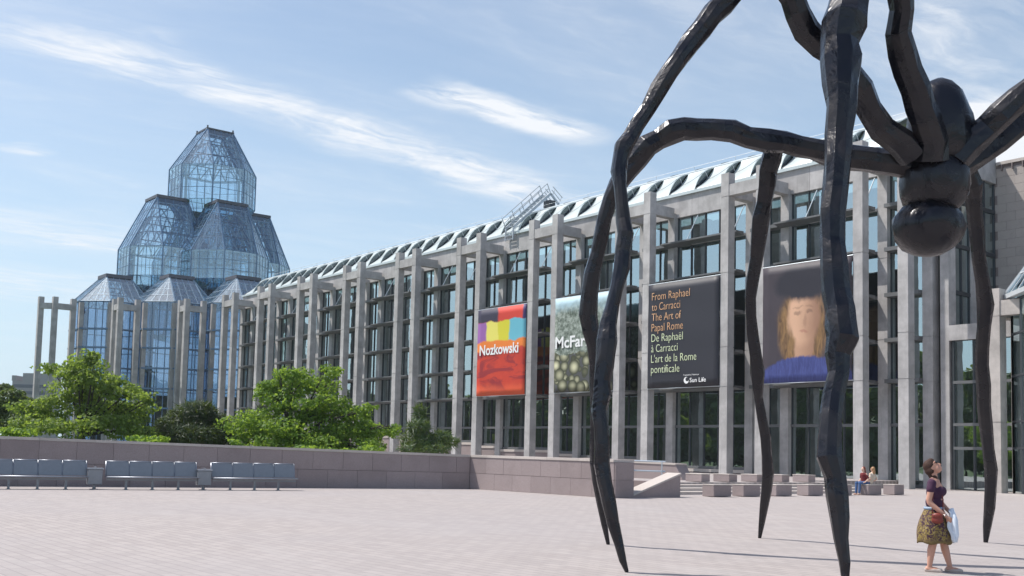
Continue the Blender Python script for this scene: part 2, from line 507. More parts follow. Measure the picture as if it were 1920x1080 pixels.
class MB:
    def __init__(s):
        s.v = []
        s.f = []
        s.uv = None
    def add(s, vs, fs):
        b = len(s.v)
        s.v += [tuple(q) for q in vs]
        s.f += [tuple(i + b for i in f) for f in fs]
        return s
    def box(s, x0, x1, y0, y1, z0, z1):
        return s.add([(x0, y0, z0), (x1, y0, z0), (x1, y1, z0), (x0, y1, z0), (x0, y0, z1), (x1, y0, z1), (x1, y1, z1), (x0, y1, z1)],
                     [(0, 3, 2, 1), (4, 5, 6, 7), (0, 1, 5, 4), (1, 2, 6, 5), (2, 3, 7, 6), (3, 0, 4, 7)])
    def hexa(s, bot, top):
        n = len(bot)
        return s.add(list(bot) + list(top), [tuple(range(n - 1, -1, -1)), tuple(range(n, 2 * n))] +
                     [(i, (i + 1) % n, n + (i + 1) % n, n + i) for i in range(n)])
    def bar(s, a, b, w, h=None, up=(0, 0, 1)):
        a, b = Vector(a), Vector(b)
        h = h or w
        d = (b - a)
        if d.length < 1e-6:
            return s
        d.normalize()
        u = Vector(up)
        if abs(d.dot(u)) > 0.98:
            u = Vector((1, 0, 0))
        r = d.cross(u).normalized()
        u = r.cross(d).normalized()
        c = [(-1, -1), (1, -1), (1, 1), (-1, 1)]
        return s.hexa([a + r * (i * w / 2) + u * (j * h / 2) for i, j in c], [b + r * (i * w / 2) + u * (j * h / 2) for i, j in c])
    def tube(s, pts, rad, n=8, rng=None, jit=0.0, cap=True, squash=None):
        pts = [Vector(q) for q in pts]
        if not isinstance(rad, (list, tuple)):
            rad = [rad] * len(pts)
        rings = []
        d0 = (pts[1] - pts[0]).normalized()
        ref = Vector((0, 0, 1)) if abs(d0.z) < 0.9 else Vector((1, 0, 0))
        r = d0.cross(ref).normalized()
        off = [1 + (rng.uniform(-jit, jit) if rng else 0) for _ in range(n)]
        for i, q in enumerate(pts):
            d = (pts[min(i + 1, len(pts) - 1)] - pts[max(i - 1, 0)]).normalized()
            r = (r - d * r.dot(d)).normalized()
            u = d.cross(r)
            ring = []
            for k in range(n):
                a = 2 * math.pi * k / n
                q_ = rad[i] * off[k] * (1 + (rng.uniform(-jit, jit) * 0.6 if rng else 0))
                ring.append(q + (r * math.cos(a) + u * math.sin(a)) * q_)
            rings.append(ring)
        vs = [q for ring in rings for q in ring]
        fs = []
        for i in range(len(rings) - 1):
            for k in range(n):
                fs.append((i * n + k, i * n + (k + 1) % n, (i + 1) * n + (k + 1) % n, (i + 1) * n + k))
        if cap:
            fs.append(tuple(range(n - 1, -1, -1)))
            fs.append(tuple((len(rings) - 1) * n + k for k in range(n)))
        return s.add(vs, fs)
    def ellipsoid(s, c, rx, ry, rz, nu=14, nv=9, rot=None):
        c = Vector(c)
        vs, fs = [], []
        for j in range(nv + 1):
            th = math.pi * j / nv
            for i in range(nu):
                ph = 2 * math.pi * i / nu
                q = Vector((rx * math.sin(th) * math.cos(ph), ry * math.sin(th) * math.sin(ph), rz * math.cos(th)))
                if rot is not None:
                    q = rot @ q
                vs.append(c + q)
        for j in range(nv):
            for i in range(nu):
                fs.append((j * nu + i, (j + 1) * nu + i, (j + 1) * nu + (i + 1) % nu, j * nu + (i + 1) % nu))
        return s.add(vs, fs)
    def lathe(s, prof, c=(0, 0, 0), n=24):
        vs, fs = [], []
        for r_, z_ in prof:
            for k in range(n):
                a = 2 * math.pi * k / n
                vs.append((c[0] + r_ * math.cos(a), c[1] + r_ * math.sin(a), c[2] + z_))
        for j in range(len(prof) - 1):
            for k in range(n):
                fs.append((j * n + k, j * n + (k + 1) % n, (j + 1) * n + (k + 1) % n, (j + 1) * n + k))
        fs.append(tuple(range(n - 1, -1, -1)))
        fs.append(tuple((len(prof) - 1) * n + k for k in range(n)))
        return s.add(vs, fs)
    def data(s, name, mt, smooth=False, angle=None):
        me = bpy.data.meshes.new(name)
        me.from_pydata(s.v, [], s.f)
        if mt:
            me.materials.append(MATS[mt])
        if smooth:
            me.polygons.foreach_set('use_smooth', [True] * len(me.polygons))
        me.update()
        return me
    def build(s, name, mt, par=None, smooth=False, bevel=0.0):
        o = bpy.data.objects.new(name, s.data(name, mt, smooth))
        COL.objects.link(o)
        if par is not None:
            attach(o, par)
        if bevel:
            b = o.modifiers.new('bevel', 'BEVEL')
            b.width = bevel
            b.segments = 2
            b.limit_method = 'ANGLE'
        return o

def attach(o, par):
    """child whose coordinates are world coordinates; things are translated / turned empties, parts sit at identity"""
    o.parent = par
    if par.type == 'EMPTY':
        M = Matrix.Translation(par.location) @ par.rotation_euler.to_matrix().to_4x4()
        o.matrix_parent_inverse = M.inverted()

def inst(me, name, par, loc, rotz=0.0, local=False, scale=None):
    o = bpy.data.objects.new(name, me)
    COL.objects.link(o)
    o.location = loc
    o.rotation_euler = (0, 0, rotz)
    if scale:
        o.scale = scale
    if par is not None:
        if local:
            o.parent = par
        else:
            attach(o, par)
    return o

def struct(o):
    o['kind'] = 'structure'
    return o

def stuff(o):
    o['kind'] = 'stuff'
    return o

def local_build(mb, name, mt, par, smooth=False, bevel=0.0):
    """child in the parent's own coordinates"""
    o = mb.build(name, mt, None, smooth, bevel)
    o.parent = par
    return o

def copy_tree(o, par=None):
    c_ = o.copy()
    COL.objects.link(c_)
    c_.parent = par
    for ch in list(o.children):
        k = copy_tree(ch, c_)
        k.matrix_parent_inverse = ch.matrix_parent_inverse
    return c_

# ------------------------------------------------------------------ ground
mb = MB()
mb.add([(-1400, -900, -0.02), (900, -900, -0.02), (900, 1300, -0.02), (-1400, 1300, -0.02)], [(0, 1, 2, 3)])
struct(mb.build('ground', 'lawn'))
mb = MB()
mb.add([(-46, -40, 0), (60, -40, 0), (60, 72, 0), (-46, 72, 0)], [(0, 1, 2, 3)])
struct(mb.build('plaza_paving', 'paving'))

# ------------------------------------------------------------------ main wing
X0, S, G, T, YF, YW = -123.10, 10.945, 3.16, 0.70, 59.32, 62.47
ZT, ZBT, ZBB = 22.2, 21.32, 20.50
LEV = [4.0, 6.8, 9.45, 12.4, 15.4, 18.3, 20.55]
rnd = random.Random(5)
wing = empty('gallery_wing', (-85, 62, 0), 'long concrete and glass gallery building with paired columns and scalloped skylight roof', 'building')

def column_mesh(name, w, d, joints, z0, z1):
    """cast in lifts: shallow recessed joints between them"""
    mb = MB()
    zs = [z0] + list(joints) + [z1]
    for a, b in zip(zs[:-1], zs[1:]):
        mb.box(0, w, 0, d, a + (0.025 if a != z0 else 0), b - (0.025 if b != z1 else 0))
        if b != z1:
            mb.box(0.03, w - 0.03, 0.03, d - 0.03, b - 0.0251, b + 0.0251)
    return mb

JO = [6.7, 9.55, 14.92, 20.47]
col_me = column_mesh('column', T, T, JO, 0, ZT).data('column', 'concrete')
wcol_me = column_mesh('wall_column', T, 0.75, [6.7, 9.55, 14.92], 0, 20.9).data('wall_column', 'concrete')
fb = MB().box(0, G - T, 0.04, T - 0.04, ZBB, ZBT).data('front_beam', 'concrete')
bb = MB().box(0.04, T - 0.04, 0, YW - 0.35 - YF - T, ZBB, ZBT).data('back_beam', 'concrete')
def xr(n):
    return X0 + n * S
pair_n = list(range(-1, 9))
for n in pair_n:
    for left in (1, 0):
        xx = xr(n) - T - (G if left else 0)
        inst(col_me, 'column', wing, (xx, YF, 0))
        inst(wcol_me, 'wall_column', wing, (xx, YW - 0.35, 0))
        inst(bb, 'back_beam', wing, (xx, YF + T, 0))
    inst(fb, 'front_beam', wing, (xr(n) - G, YF, 0))

# window bays
def sill(xm):
    return max(0.12, min(3.4, 0.97 + (-55.5 - xm) * 0.055))
bays = []
for n in pair_n:
    bays.append((xr(n) - G, xr(n) - T, n, 'narrow'))
    if n < 8:
        bays.append((xr(n), xr(n + 1) - G - T, n, 'wide'))
pane_cache = {}
far_panes = MB()
n_pane = 0
for (xa, xb, n, kd) in bays:
    npan = 2 if kd == 'narrow' else 5
    s0 = sill((xa + xb) / 2)
    zs = [s0] + LEV
    w = (xb - xa) / npan
    near = n >= 3
    for k in range(len(zs) - 1):
        z0, z1 = zs[k], zs[k + 1]
        if z1 - z0 < 0.5:
            continue
        for j in range(npan):
            if near:
                key = (round(w, 3), round(z1 - z0, 3), rnd.randint(0, 2))
                if key not in pane_cache:
                    tl = (0.0, 0.010, -0.012)[key[2]]
                    pane_cache[key] = MB().add([(0.03, tl, 0.03), (w - 0.03, 0, 0.03), (w - 0.03, -tl, z1 - z0 - 0.03), (0.03, 0, z1 - z0 - 0.03)], [(0, 1, 2, 3)]).data('window_pane', 'glass_wing')
                inst(pane_cache[key], 'window_pane', wing, (xa + j * w, YW + 0.12, z0))
                n_pane += 1
            else:
                q = rnd.uniform(-0.012, 0.012)
                far_panes.add([(xa + j * w + 0.03, YW + 0.12 + q, z0 + 0.03), (xa + j * w + w - 0.03, YW + 0.12, z0 + 0.03), (xa + j * w + w - 0.03, YW + 0.12 - q, z1 - 0.03), (xa + j * w + 0.03, YW + 0.12, z1 - 0.03)], [(0, 1, 2, 3)])
    # mullions and transoms of this bay
    mb = MB()
    for j in range(npan + 1):
        xx = xa + j * w
        mb.box(xx - 0.035, xx + 0.035, YW + 0.02, YW + 0.20, s0, LEV[-1])
    mb.build('mullion_set', 'frame_dark', wing)
    for k in range(len(zs) - 1):
        z0 = zs[k]
        mb = MB().box(xa, xb, YW - 0.03, YW + 0.17, z0 - 0.10, z0 + 0.10)
        mb.build('transom', 'shelf_metal', wing)
    # projecting light shelves
    for z0 in LEV[1:6]:
        if kd == 'wide':
            mb = MB().hexa([(xa - 0.65, YW - 1.25, z0 - 0.02), (xb - 0.15, YW - 1.25, z0 - 0.02), (xb - 0.15, YW - 0.38, z0 - 0.16), (xa - 0.65, YW - 0.38, z0 - 0.16)],
                           [(xa - 0.65, YW - 1.25, z0 + 0.10), (xb - 0.15, YW - 1.25, z0 + 0.10), (xb - 0.15, YW - 0.38, z0 + 0.12), (xa - 0.65, YW - 0.38, z0 + 0.12)])
            mb.build('light_shelf', 'shelf_metal', wing)
        else:
            MB().box(xa + 0.02, xb - 0.02, YW - 0.75, YW - 0.03, z0 - 0.12, z0 + 0.13).build('light_shelf', 'shelf_metal', wing)
    # slim stay rods that hold the top shelf
    if kd == 'wide':
        for q in (0.28, 0.92):
            MB().tube([(xa + (xb - xa) * q, YW - 1.1, LEV[5] + 0.1), (xa + (xb - xa) * (q + 0.03), YW - 0.1, LEV[6] - 0.1)], 0.035, 6).build('stay_rod', 'rail_metal', wing)
    # stone sill wall below the glass
    MB().box(xa, xb, YW - 0.18, YW + 0.5, 0, s0 - 0.11).build('sill_wall', 'granite', wing)
    MB().box(xa, xb, YW - 0.25, YW - 0.18, s0 - 0.34, s0 - 0.12).build('sill_coping', 'granite_light', wing)
stuff(far_panes.build('far_window_panes', 'glass_wing', wing))

XL, XE = xr(-1) - G - T, -34.6
# parapet band cast in lengths
k = XL
while k < XE:
    k2 = min(k + S / 2, XE)
    MB().box(k + 0.012, k2 - 0.012, YW - 0.15, YW + 0.7, LEV[-1], 22.25).build('parapet_panel', 'concrete', wing)
    k = k2
MB().box(XL, XE, YW + 0.0, YW + 0.6, LEV[-1] + 0.05, 22.2).build('parapet_core', 'concrete', wing)
gm = MB().box(XL, XE + 0.1, YW - 0.32, YW + 0.3, 22.252, 22.48)
gm.build('roof_gutter', 'roof_white', wing)
# sloping roof skin, then the flat top
RY0, RZ0, RY1, RZ1 = YW - 0.05, 22.46, YW + 4.2, 25.55
MB().hexa([(XL, RY0 + 0.6, RZ0 - 0.3), (XE - 3, RY0 + 0.6, RZ0 - 0.3), (XE - 3, RY1, RZ1 - 0.9), (XL, RY1, RZ1 - 0.9)],
          [(XL, RY0 + 0.6, RZ0 - 0.1), (XE - 3, RY0 + 0.6, RZ0 - 0.1), (XE - 3, RY1, RZ1 - 0.6), (XL, RY1, RZ1 - 0.6)]).build('inner_roof', 'interior_wall', wing)
MB().box(XL, XE - 3.0, RY1 + 0.002, YW + 9, RZ1 - 0.4, RZ1 - 0.02).build('roof_deck', 'roof_white', wing)
# scalloped skylights: each shell starts low at its left edge and lifts to a leaf-shaped window at its right edge
NARC, NX = 16, 6
MW = S / 4
RL = math.hypot(RY1 - RY0, RZ1 - RZ0)
RNY, RNZ = -(RZ1 - RZ0) / RL, (RY1 - RY0) / RL
def arc_pt(q, bulge, flat=0.0):
    """point across the slope, q from 0 at the gutter to 1 at the ridge"""
    qq = min(1.0, max(0.0, (q - 0.03) / 0.60))
    h = 0.50 * (4 * q * (1 - q)) ** 0.8 + bulge * math.sin(math.pi * qq) ** 0.9 + flat
    return (RY1 - RY0) * q + RNY * h, RZ0 + (RZ1 - RZ0) * q + RNZ * h
def lift(t_):
    return -0.38 + 0.66 * t_ ** 1.5
def shell_mesh():
    mb = MB()
    vs, fs = [], []
    for th in (0.0, -0.07):
        for k in range(NX + 1):
            for i in range(NARC + 1):
                y_, z_ = arc_pt(i / NARC, lift(k / NX), th)
                vs.append((MW * k / NX, y_, z_))
    n_ = (NX + 1) * (NARC + 1)
    for k in range(NX):
        for i in range(NARC):
            a = k * (NARC + 1) + i
            b = a + NARC + 1
            fs.append((a, b, b + 1, a + 1))
            fs.append((n_ + a, n_ + a + 1, n_ + b + 1, n_ + b))
    for i in range(NARC):
        a = NX * (NARC + 1) + i
        fs.append((a, n_ + a, n_ + a + 1, a + 1))
        fs.append((i, i + 1, n_ + i + 1, n_ + i))
    mb.add(vs, fs)
    g = MB()
    vs = []
    for i in range(NARC + 1):
        ya, za = arc_pt(i / NARC, lift(1.0), -0.05)
        yb, zb = arc_pt(i / NARC, lift(0.0), -0.03)
        vs += [(MW - 0.10, ya, za), (MW - 0.10, yb, zb)]
    g.add(vs, [(2 * i, 2 * i + 1, 2 * i + 3, 2 * i + 2) for i in range(NARC)])
    tb = MB()
    for q in (0.42,):
        ya, za = arc_pt(q, lift(1.0), -0.05)
        yb, zb = arc_pt(q, lift(0.0), -0.03)
        tb.bar((MW - 0.10, ya, za), (MW - 0.10, yb, zb), 0.06, 0.06, up=(1, 0, 0))
    se = MB()
    for q in (0.34, 0.66):
        for k in range(NX):
            ya, za = arc_pt(q, lift(k / NX), 0.004)
            yb, zb = arc_pt(q, lift((k + 1) / NX), 0.004)
            se.bar((MW * k / NX, ya, za), (MW * (k + 1) / NX, yb, zb), 0.035, 0.02)
    for x_ in (-0.05, 0.12):
        for i in list(range(0, 3)) + list(range(NARC - 3, NARC)):
            ya, za = arc_pt(i / NARC, lift(max(0, x_) / MW), 0.01)
            yb, zb = arc_pt((i + 1) / NARC, lift(max(0, x_) / MW), 0.01)
            se.bar((x_, ya, za), (x_, yb, zb), 0.04, 0.05)
    return mb, g, tb, se
sh, cg, tb_, se_ = shell_mesh()
sh_me = sh.data('skylight_scoop', 'roof_white', False)
cg_me = cg.data('scoop_window', 'glass_roof')
tb_me = tb_.data('window_bar', 'frame_pale')
se_me = se_.data('roof_seams', 'shelf_metal')
nsk = int((XE - XL - 2.6) / (S / 4))
for i in range(nsk):
    xx = XL + 0.1 + i * S / 4
    s_ = inst(sh_me, 'skylight_scoop', wing, (xx, RY0, 0))
    inst(cg_me, 'scoop_window', s_, (0, 0, 0), local=True)
    inst(tb_me, 'window_bar', s_, (0, 0, 0), local=True)
    stuff(inst(se_me, 'roof_seams', s_, (0, 0, 0), local=True))
# safety line along the ridge
mb = MB().tube([(XL, RY1 - 0.1, RZ1 + 0.35), (XE - 3, RY1 - 0.1, RZ1 + 0.35)], 0.02, 5)
for i in range(24):
    xx = XL + (XE - 3 - XL) * i / 23
    mb.tube([(xx, RY1 - 0.1, RZ1 - 0.05), (xx, RY1 - 0.1, RZ1 + 0.36)], 0.02, 5)
mb.build('ridge_safety_line', 'frame_pale', wing)

# interior behind the glass
MB().box(XL, XE - 0.4, YW + 7.5, YW + 7.9, 0, 22).build('inner_wall', 'interior_wall', wing)
for z0 in (6.8, 12.4, 18.3):
    MB().box(XL, XE - 0.5, YW + 2.2, YW + 7.4, z0 - 0.5, z0 - 0.1).build('inner_floor', 'interior_floor', wing)
MB().box(XL, XE - 0.5, YW + 0.6, YW + 7.4, -0.01, 0.02).build('inner_floor', 'interior_dark', wing)
for n in range(-1, 9):
    for q in (0.0, 5.0):
        MB().box(xr(n) - q - 0.3, xr(n) - q + 0.3, YW + 3.2, YW + 3.8, 0.03, 21).build('inner_column', 'interior_wall', wing)
# ------------------------------------------------------------------ east end of the wing: side windows, doors, stone wall
MB().box(XE - 3.0, XE - 0.52, YW + 0.75, 71.5, 21.2, 21.6).build('end_roof', 'interior_floor', wing)
def side_face():
    x_ = XE
    ya, yb = YW + 0.72, 68.5
    MB().box(x_ - 0.5, x_, ya, yb, 20.2, 22.25).build('side_parapet', 'concrete', wing)
    MB().box(x_ - 0.55, x_ + 0.02, YW - 0.14, YW + 0.71, 0, 20.54).build('corner_pier', 'concrete', wing)
    MB().box(x_ - 0.5, x_ - 0.02, 65.2, 65.9, 10.2, 20.19).build('side_pier', 'concrete', wing)
    zs = [10.2, 12.4, 15.4, 18.3, 20.2]
    for (a, b) in ((YW + 0.75, 65.2), (65.9, yb)):
        for k_ in range(4):
            for j in range(2):
                y0 = a + (b - a) * j / 2
                y1 = a + (b - a) * (j + 1) / 2
                MB().add([(x_ - 0.2, y0 + 0.04, zs[k_] + 0.04), (x_ - 0.2, y1 - 0.04, zs[k_] + 0.04), (x_ - 0.2, y1 - 0.04, zs[k_ + 1] - 0.04), (x_ - 0.2, y0 + 0.04, zs[k_ + 1] - 0.04)], [(0, 1, 2, 3)]).build('window_pane', 'glass_wing', wing)
            MB().box(x_ - 0.3, x_ - 0.08, a, b, zs[k_] - 0.14, zs[k_] + 0.10).build('transom', 'frame_dark', wing)
        for j in range(3):
            y0 = a + (b - a) * j / 2
            MB().box(x_ - 0.28, x_ - 0.12, y0 - 0.05, y0 + 0.05, 10.35, 20.18).build('mullion', 'frame_dark', wing)
side_face()

lobby = empty('entrance_lobby', (-30, 64, 0), 'glass entrance doors under a concrete lintel beside the tall columns', 'entrance')
MB().box(-34.58, -29.0, YW - 0.2, YW + 0.5, 9.2, 10.15).build('lintel', 'concrete', lobby)
for j in range(5):
    xx = -34.4 + j * 1.32
    MB().box(xx - 0.06, xx + 0.06, YW - 0.02, YW + 0.16, 0, 9.2).build('door_post', 'frame_dark', lobby)
for z0 in (2.55, 4.0, 6.6):
    MB().box(-34.4, -29.1, YW - 0.05, YW + 0.15, z0 - 0.09, z0 + 0.09).build('transom', 'shelf_metal', lobby)
for j in range(4):
    for a, b in ((0.05, 2.46), (2.64, 3.9), (4.1, 6.5), (6.7, 9.15)):
        xx = -34.4 + j * 1.32
        MB().add([(xx + 0.06, YW + 0.06, a), (xx + 1.26, YW + 0.06, a), (xx + 1.26, YW + 0.06, b), (xx + 0.06, YW + 0.06, b)], [(0, 1, 2, 3)]).build('glass_pane', 'glass_wing', lobby)
for j in (1, 2):
    xx = -34.4 + j * 1.32 + (1.1 if j == 1 else 0.2)
    MB().tube([(xx, YW - 0.06, 0.9), (xx, YW - 0.06, 1.5)], 0.02, 6).build('door_handle', 'steel', lobby)
MB().box(-34.3, -24.0, YW + 0.5, 68.2, 9.5, 9.9).build('lobby_roof', 'concrete', lobby)
MB().box(-34.3, -24.0, 67.9, 68.3, 0.02, 9.49).build('lobby_wall', 'interior_wall', lobby)

# stone clad wall behind
stw = empty('stone_clad_wall', (-20, 69, 0), 'tall stone clad wall with a diagonal shadow behind the entrance', 'wall')
MB().box(-34.9, 14, 68.56, 69.4, 0, 21.4).build('backing_wall', 'granite_joint', stw)
pm = MB().box(0.006, 1.194, -0.03, 0.0, 0.006, 0.594).data('stone_panel', 'stone_clad')
for r_ in range(18):
    for c_ in range(11):
        xx = -34.55 + c_ * 1.2 - (0.6 if r_ % 2 else 0)
        inst(pm, 'stone_panel', stw, (xx, 68.558 + rnd.uniform(0, 0.006), 10.4 + r_ * 0.6))
MB().box(-34.55, 14, 68.40, 69.5, 21.42, 21.62).build('coping', 'granite_light', stw)
for c_ in range(14):
    xx = -34.2 + c_ * 0.7
    MB().box(xx, xx + 0.07, 68.35, 68.505, 21.0, 21.41).build('bracket', 'granite_joint', stw)

# ------------------------------------------------------------------ octagonal glass volumes
def octa(cx, cy, Rr, z):
    return [Vector((cx + Rr * math.cos(R(22.5 + 45 * k)), cy + Rr * math.sin(R(22.5 + 45 * k)), z)) for k in range(8)]
def square(cx, cy, h, z):
    # corner k lies between octagon vertices; repeated so that every second face becomes a triangle
    q = [Vector((cx + h, cy + h, z)), Vector((cx - h, cy + h, z)), Vector((cx - h, cy - h, z)), Vector((cx + h, cy - h, z))]
    return [q[0], q[0], q[1], q[1], q[2], q[2], q[3], q[3]]

def lerp(a, b, t_):
    return a + (b - a) * t_

def facet(a, b, c, d, nu, nv, part, frames, panes, panes_stuff, gmat, fw=0.065, single=True, out=None):
    """glazed face a-b (bottom) c-d (top, c above b): panes, mullions"""
    def P(u, v):
        return lerp(lerp(a, b, u), lerp(d, c, u), v)
    nrm = (b - a).cross(d - a)
    if nrm.length < 1e-5:
        nrm = (b - a).cross(c - a)
    nrm.normalize()
    for i in range(nu):
        for j in range(nv):
            q = [P((i + e) / nu, (j + f_) / nv) for e, f_ in ((0, 0), (1, 0), (1, 1), (0, 1))]
            if (q[2] - q[3]).length < 1e-4:
                q = q[:3]
            if single:
                m_ = MB().add(q, [tuple(range(len(q)))])
                panes.append(m_)
            else:
                panes_stuff.add(q, [tuple(range(len(q)))])
    for i in range(1, nu):
        frames.bar(P(i / nu, 0), P(i / nu, 1), fw, fw, up=nrm)
    for j in range(nv + 1):
        frames.bar(P(0, j / nv), P(1, j / nv), fw, fw, up=nrm)

def truss(a, b, c, d, n, mb, r_=0.07):
    """zigzag of tubes between two rails"""
    def P(u, v):
        return lerp(lerp(a, b, u), lerp(d, c, u), v)
    for k_ in range(n):
        mb.bar(P(k_ / n, 0), P((k_ + 0.5) / n, 1), r_, r_)
        mb.bar(P((k_ + 0.5) / n, 1), P((k_ + 1) / n, 0), r_, r_)
    mb.bar(P(0, 0), P(1, 0), r_, r_)
    mb.bar(P(0, 1), P(1, 1), r_, r_)

VIS = (7, 0, 6, 1)          # faces turned towards the plaza (face k runs from vertex k-1... see below)
def crystal(par, cx, cy, Rr, zb, z0, z1, z2, hs, capname='roof_cap', detail=True, rb=0.72, gm='glass_tower', cap=0.35):
    """lantern: taper below, upright octagon, roof closing to a square"""
    rings = [octa(cx, cy, Rr * rb, zb), octa(cx, cy, Rr, z0), octa(cx, cy, Rr * 1.0, z1), square(cx, cy, hs, z2)]
    lantern = MB()
    fr, ps = MB(), MB()
    panes = []
    tr = MB()
    inn = [octa(cx, cy, Rr * 0.86, z0), octa(cx, cy, Rr * 0.86, z1), square(cx, cy, hs * 0.9, z2 - 0.8)]
    for k in range(8):
        k2 = (k + 1) % 8
        vis = k in (6, 7)       # the +X face and the diagonal one
        vis2 = k in (5, 0)
        facet(rings[0][k], rings[0][k2], rings[1][k2], rings[1][k], 3, 2, None, fr, panes, ps, gm, single=False)
        facet(rings[1][k], rings[1][k2], rings[2][k2], rings[2][k], 4, 3, None, fr, panes, ps, gm, single=(vis and detail))
        facet(rings[2][k], rings[2][k2], rings[3][k2], rings[3][k], 4, 4, None, fr, panes, ps, gm, single=(vis and detail))
        # corner posts
        for a, b in zip(rings[:-1], rings[1:]):
            fr.bar(a[k], b[k], 0.16, 0.16)
        tr.bar(inn[0][k], inn[1][k], 0.2, 0.2)
        tr.bar(inn[1][k], inn[1][k2], 0.2, 0.2)
        for q in range(3):
            v0, v1 = q / 3, (q + 1) / 3
            pa, pb = lerp(inn[1][k], inn[2][k], v0), lerp(inn[1][k2], inn[2][k2], v0)
            pc, pd = lerp(inn[1][k2], inn[2][k2], v1), lerp(inn[1][k], inn[2][k], v1)
            truss(pa, pb, pc, pd, 2 if q < 2 else 1, tr, 0.13)
            tr.bar(lerp(inn[1][k], inn[2][k], v0), lerp(inn[1][k], inn[2][k], v1), 0.14, 0.14)
    lan = fr.build('lantern_frame', 'frame_blue', par)
    for m_ in panes:
        m_.build('glass_pane', gm, lan)
    stuff(ps.build('other_panes', gm, lan))
    tr.build('inner_truss', 'truss_white', lan)
    c_ = hs + 0.15
    MB().box(cx - c_, cx + c_, cy - c_, cy + c_, z2 - 0.1, z2 + cap).build(capname, 'lead_cap', lan)
    return lan

hall = empty('glass_hall', (-158, 62, 0), 'stepped glass hall with clustered crystal lanterns at the far end of the gallery', 'building')
TC = at(399, 340, 174)
TX, TY = TC.x, TC.y
KT = 174 / 165
def zt_(z):
    return 1.6 + (z - 1.6) * KT
def tower_lantern(dx, dy, r_, zs, hs, **kw):
    crystal(hall, TX + dx * KT, TY + dy * KT, r_ * KT, zt_(zs[0]), zt_(zs[1]), zt_(zs[2]), zt_(zs[3]), hs * KT, **kw)
tower_lantern(0, 0, 6.45, (35.7, 38.3, 43.6, 49.9), 2.05, cap=0.12)
tower_lantern(5.9, -0.2, 6.5, (23.2, 25.6, 29.8, 37.4), 2.3)
tower_lantern(0.6, -7.2, 6.5, (23.2, 25.8, 30.1, 37.9), 2.3)
tower_lantern(-1.0, 6.8, 6.5, (23.2, 25.8, 30.1, 37.9), 2.3, detail=False)
tower_lantern(-6.5, 0.5, 6.5, (23.2, 25.8, 30.1, 37.9), 2.3, detail=False)
for (a, b) in ((1, -1), (1, 1), (-1, -1)):
    MB().tube([(TX + a * 2.15, TY + b * 2.15, zt_(49.95)), (TX + a * 2.15, TY + b * 2.15, zt_(50.35))], 0.14, 7).build('finial', 'lead_cap', hall)
# drum between the upper lantern and the lower ones, and the skirt roof
fr, ps = MB(), MB()
r0, r1, r2, r3 = octa(TX, TY, 9.0, 18.6), octa(TX, TY, 8.4, zt_(23.6)), octa(TX, TY, 4.8, zt_(26.0)), octa(TX, TY, 4.9, zt_(35.8))
for k in range(8):
    k2 = (k + 1) % 8
    facet(r0[k], r0[k2], r1[k2], r1[k], 5, 4, None, fr, [], ps, 'glass_tower', single=False)
    facet(r2[k], r2[k2], r3[k2], r3[k], 3, 5, None, fr, [], ps, 'glass_tower', single=False)
dr = fr.build('drum_frame', 'frame_blue', hall)
stuff(ps.build('drum_panes', 'glass_tower', dr))

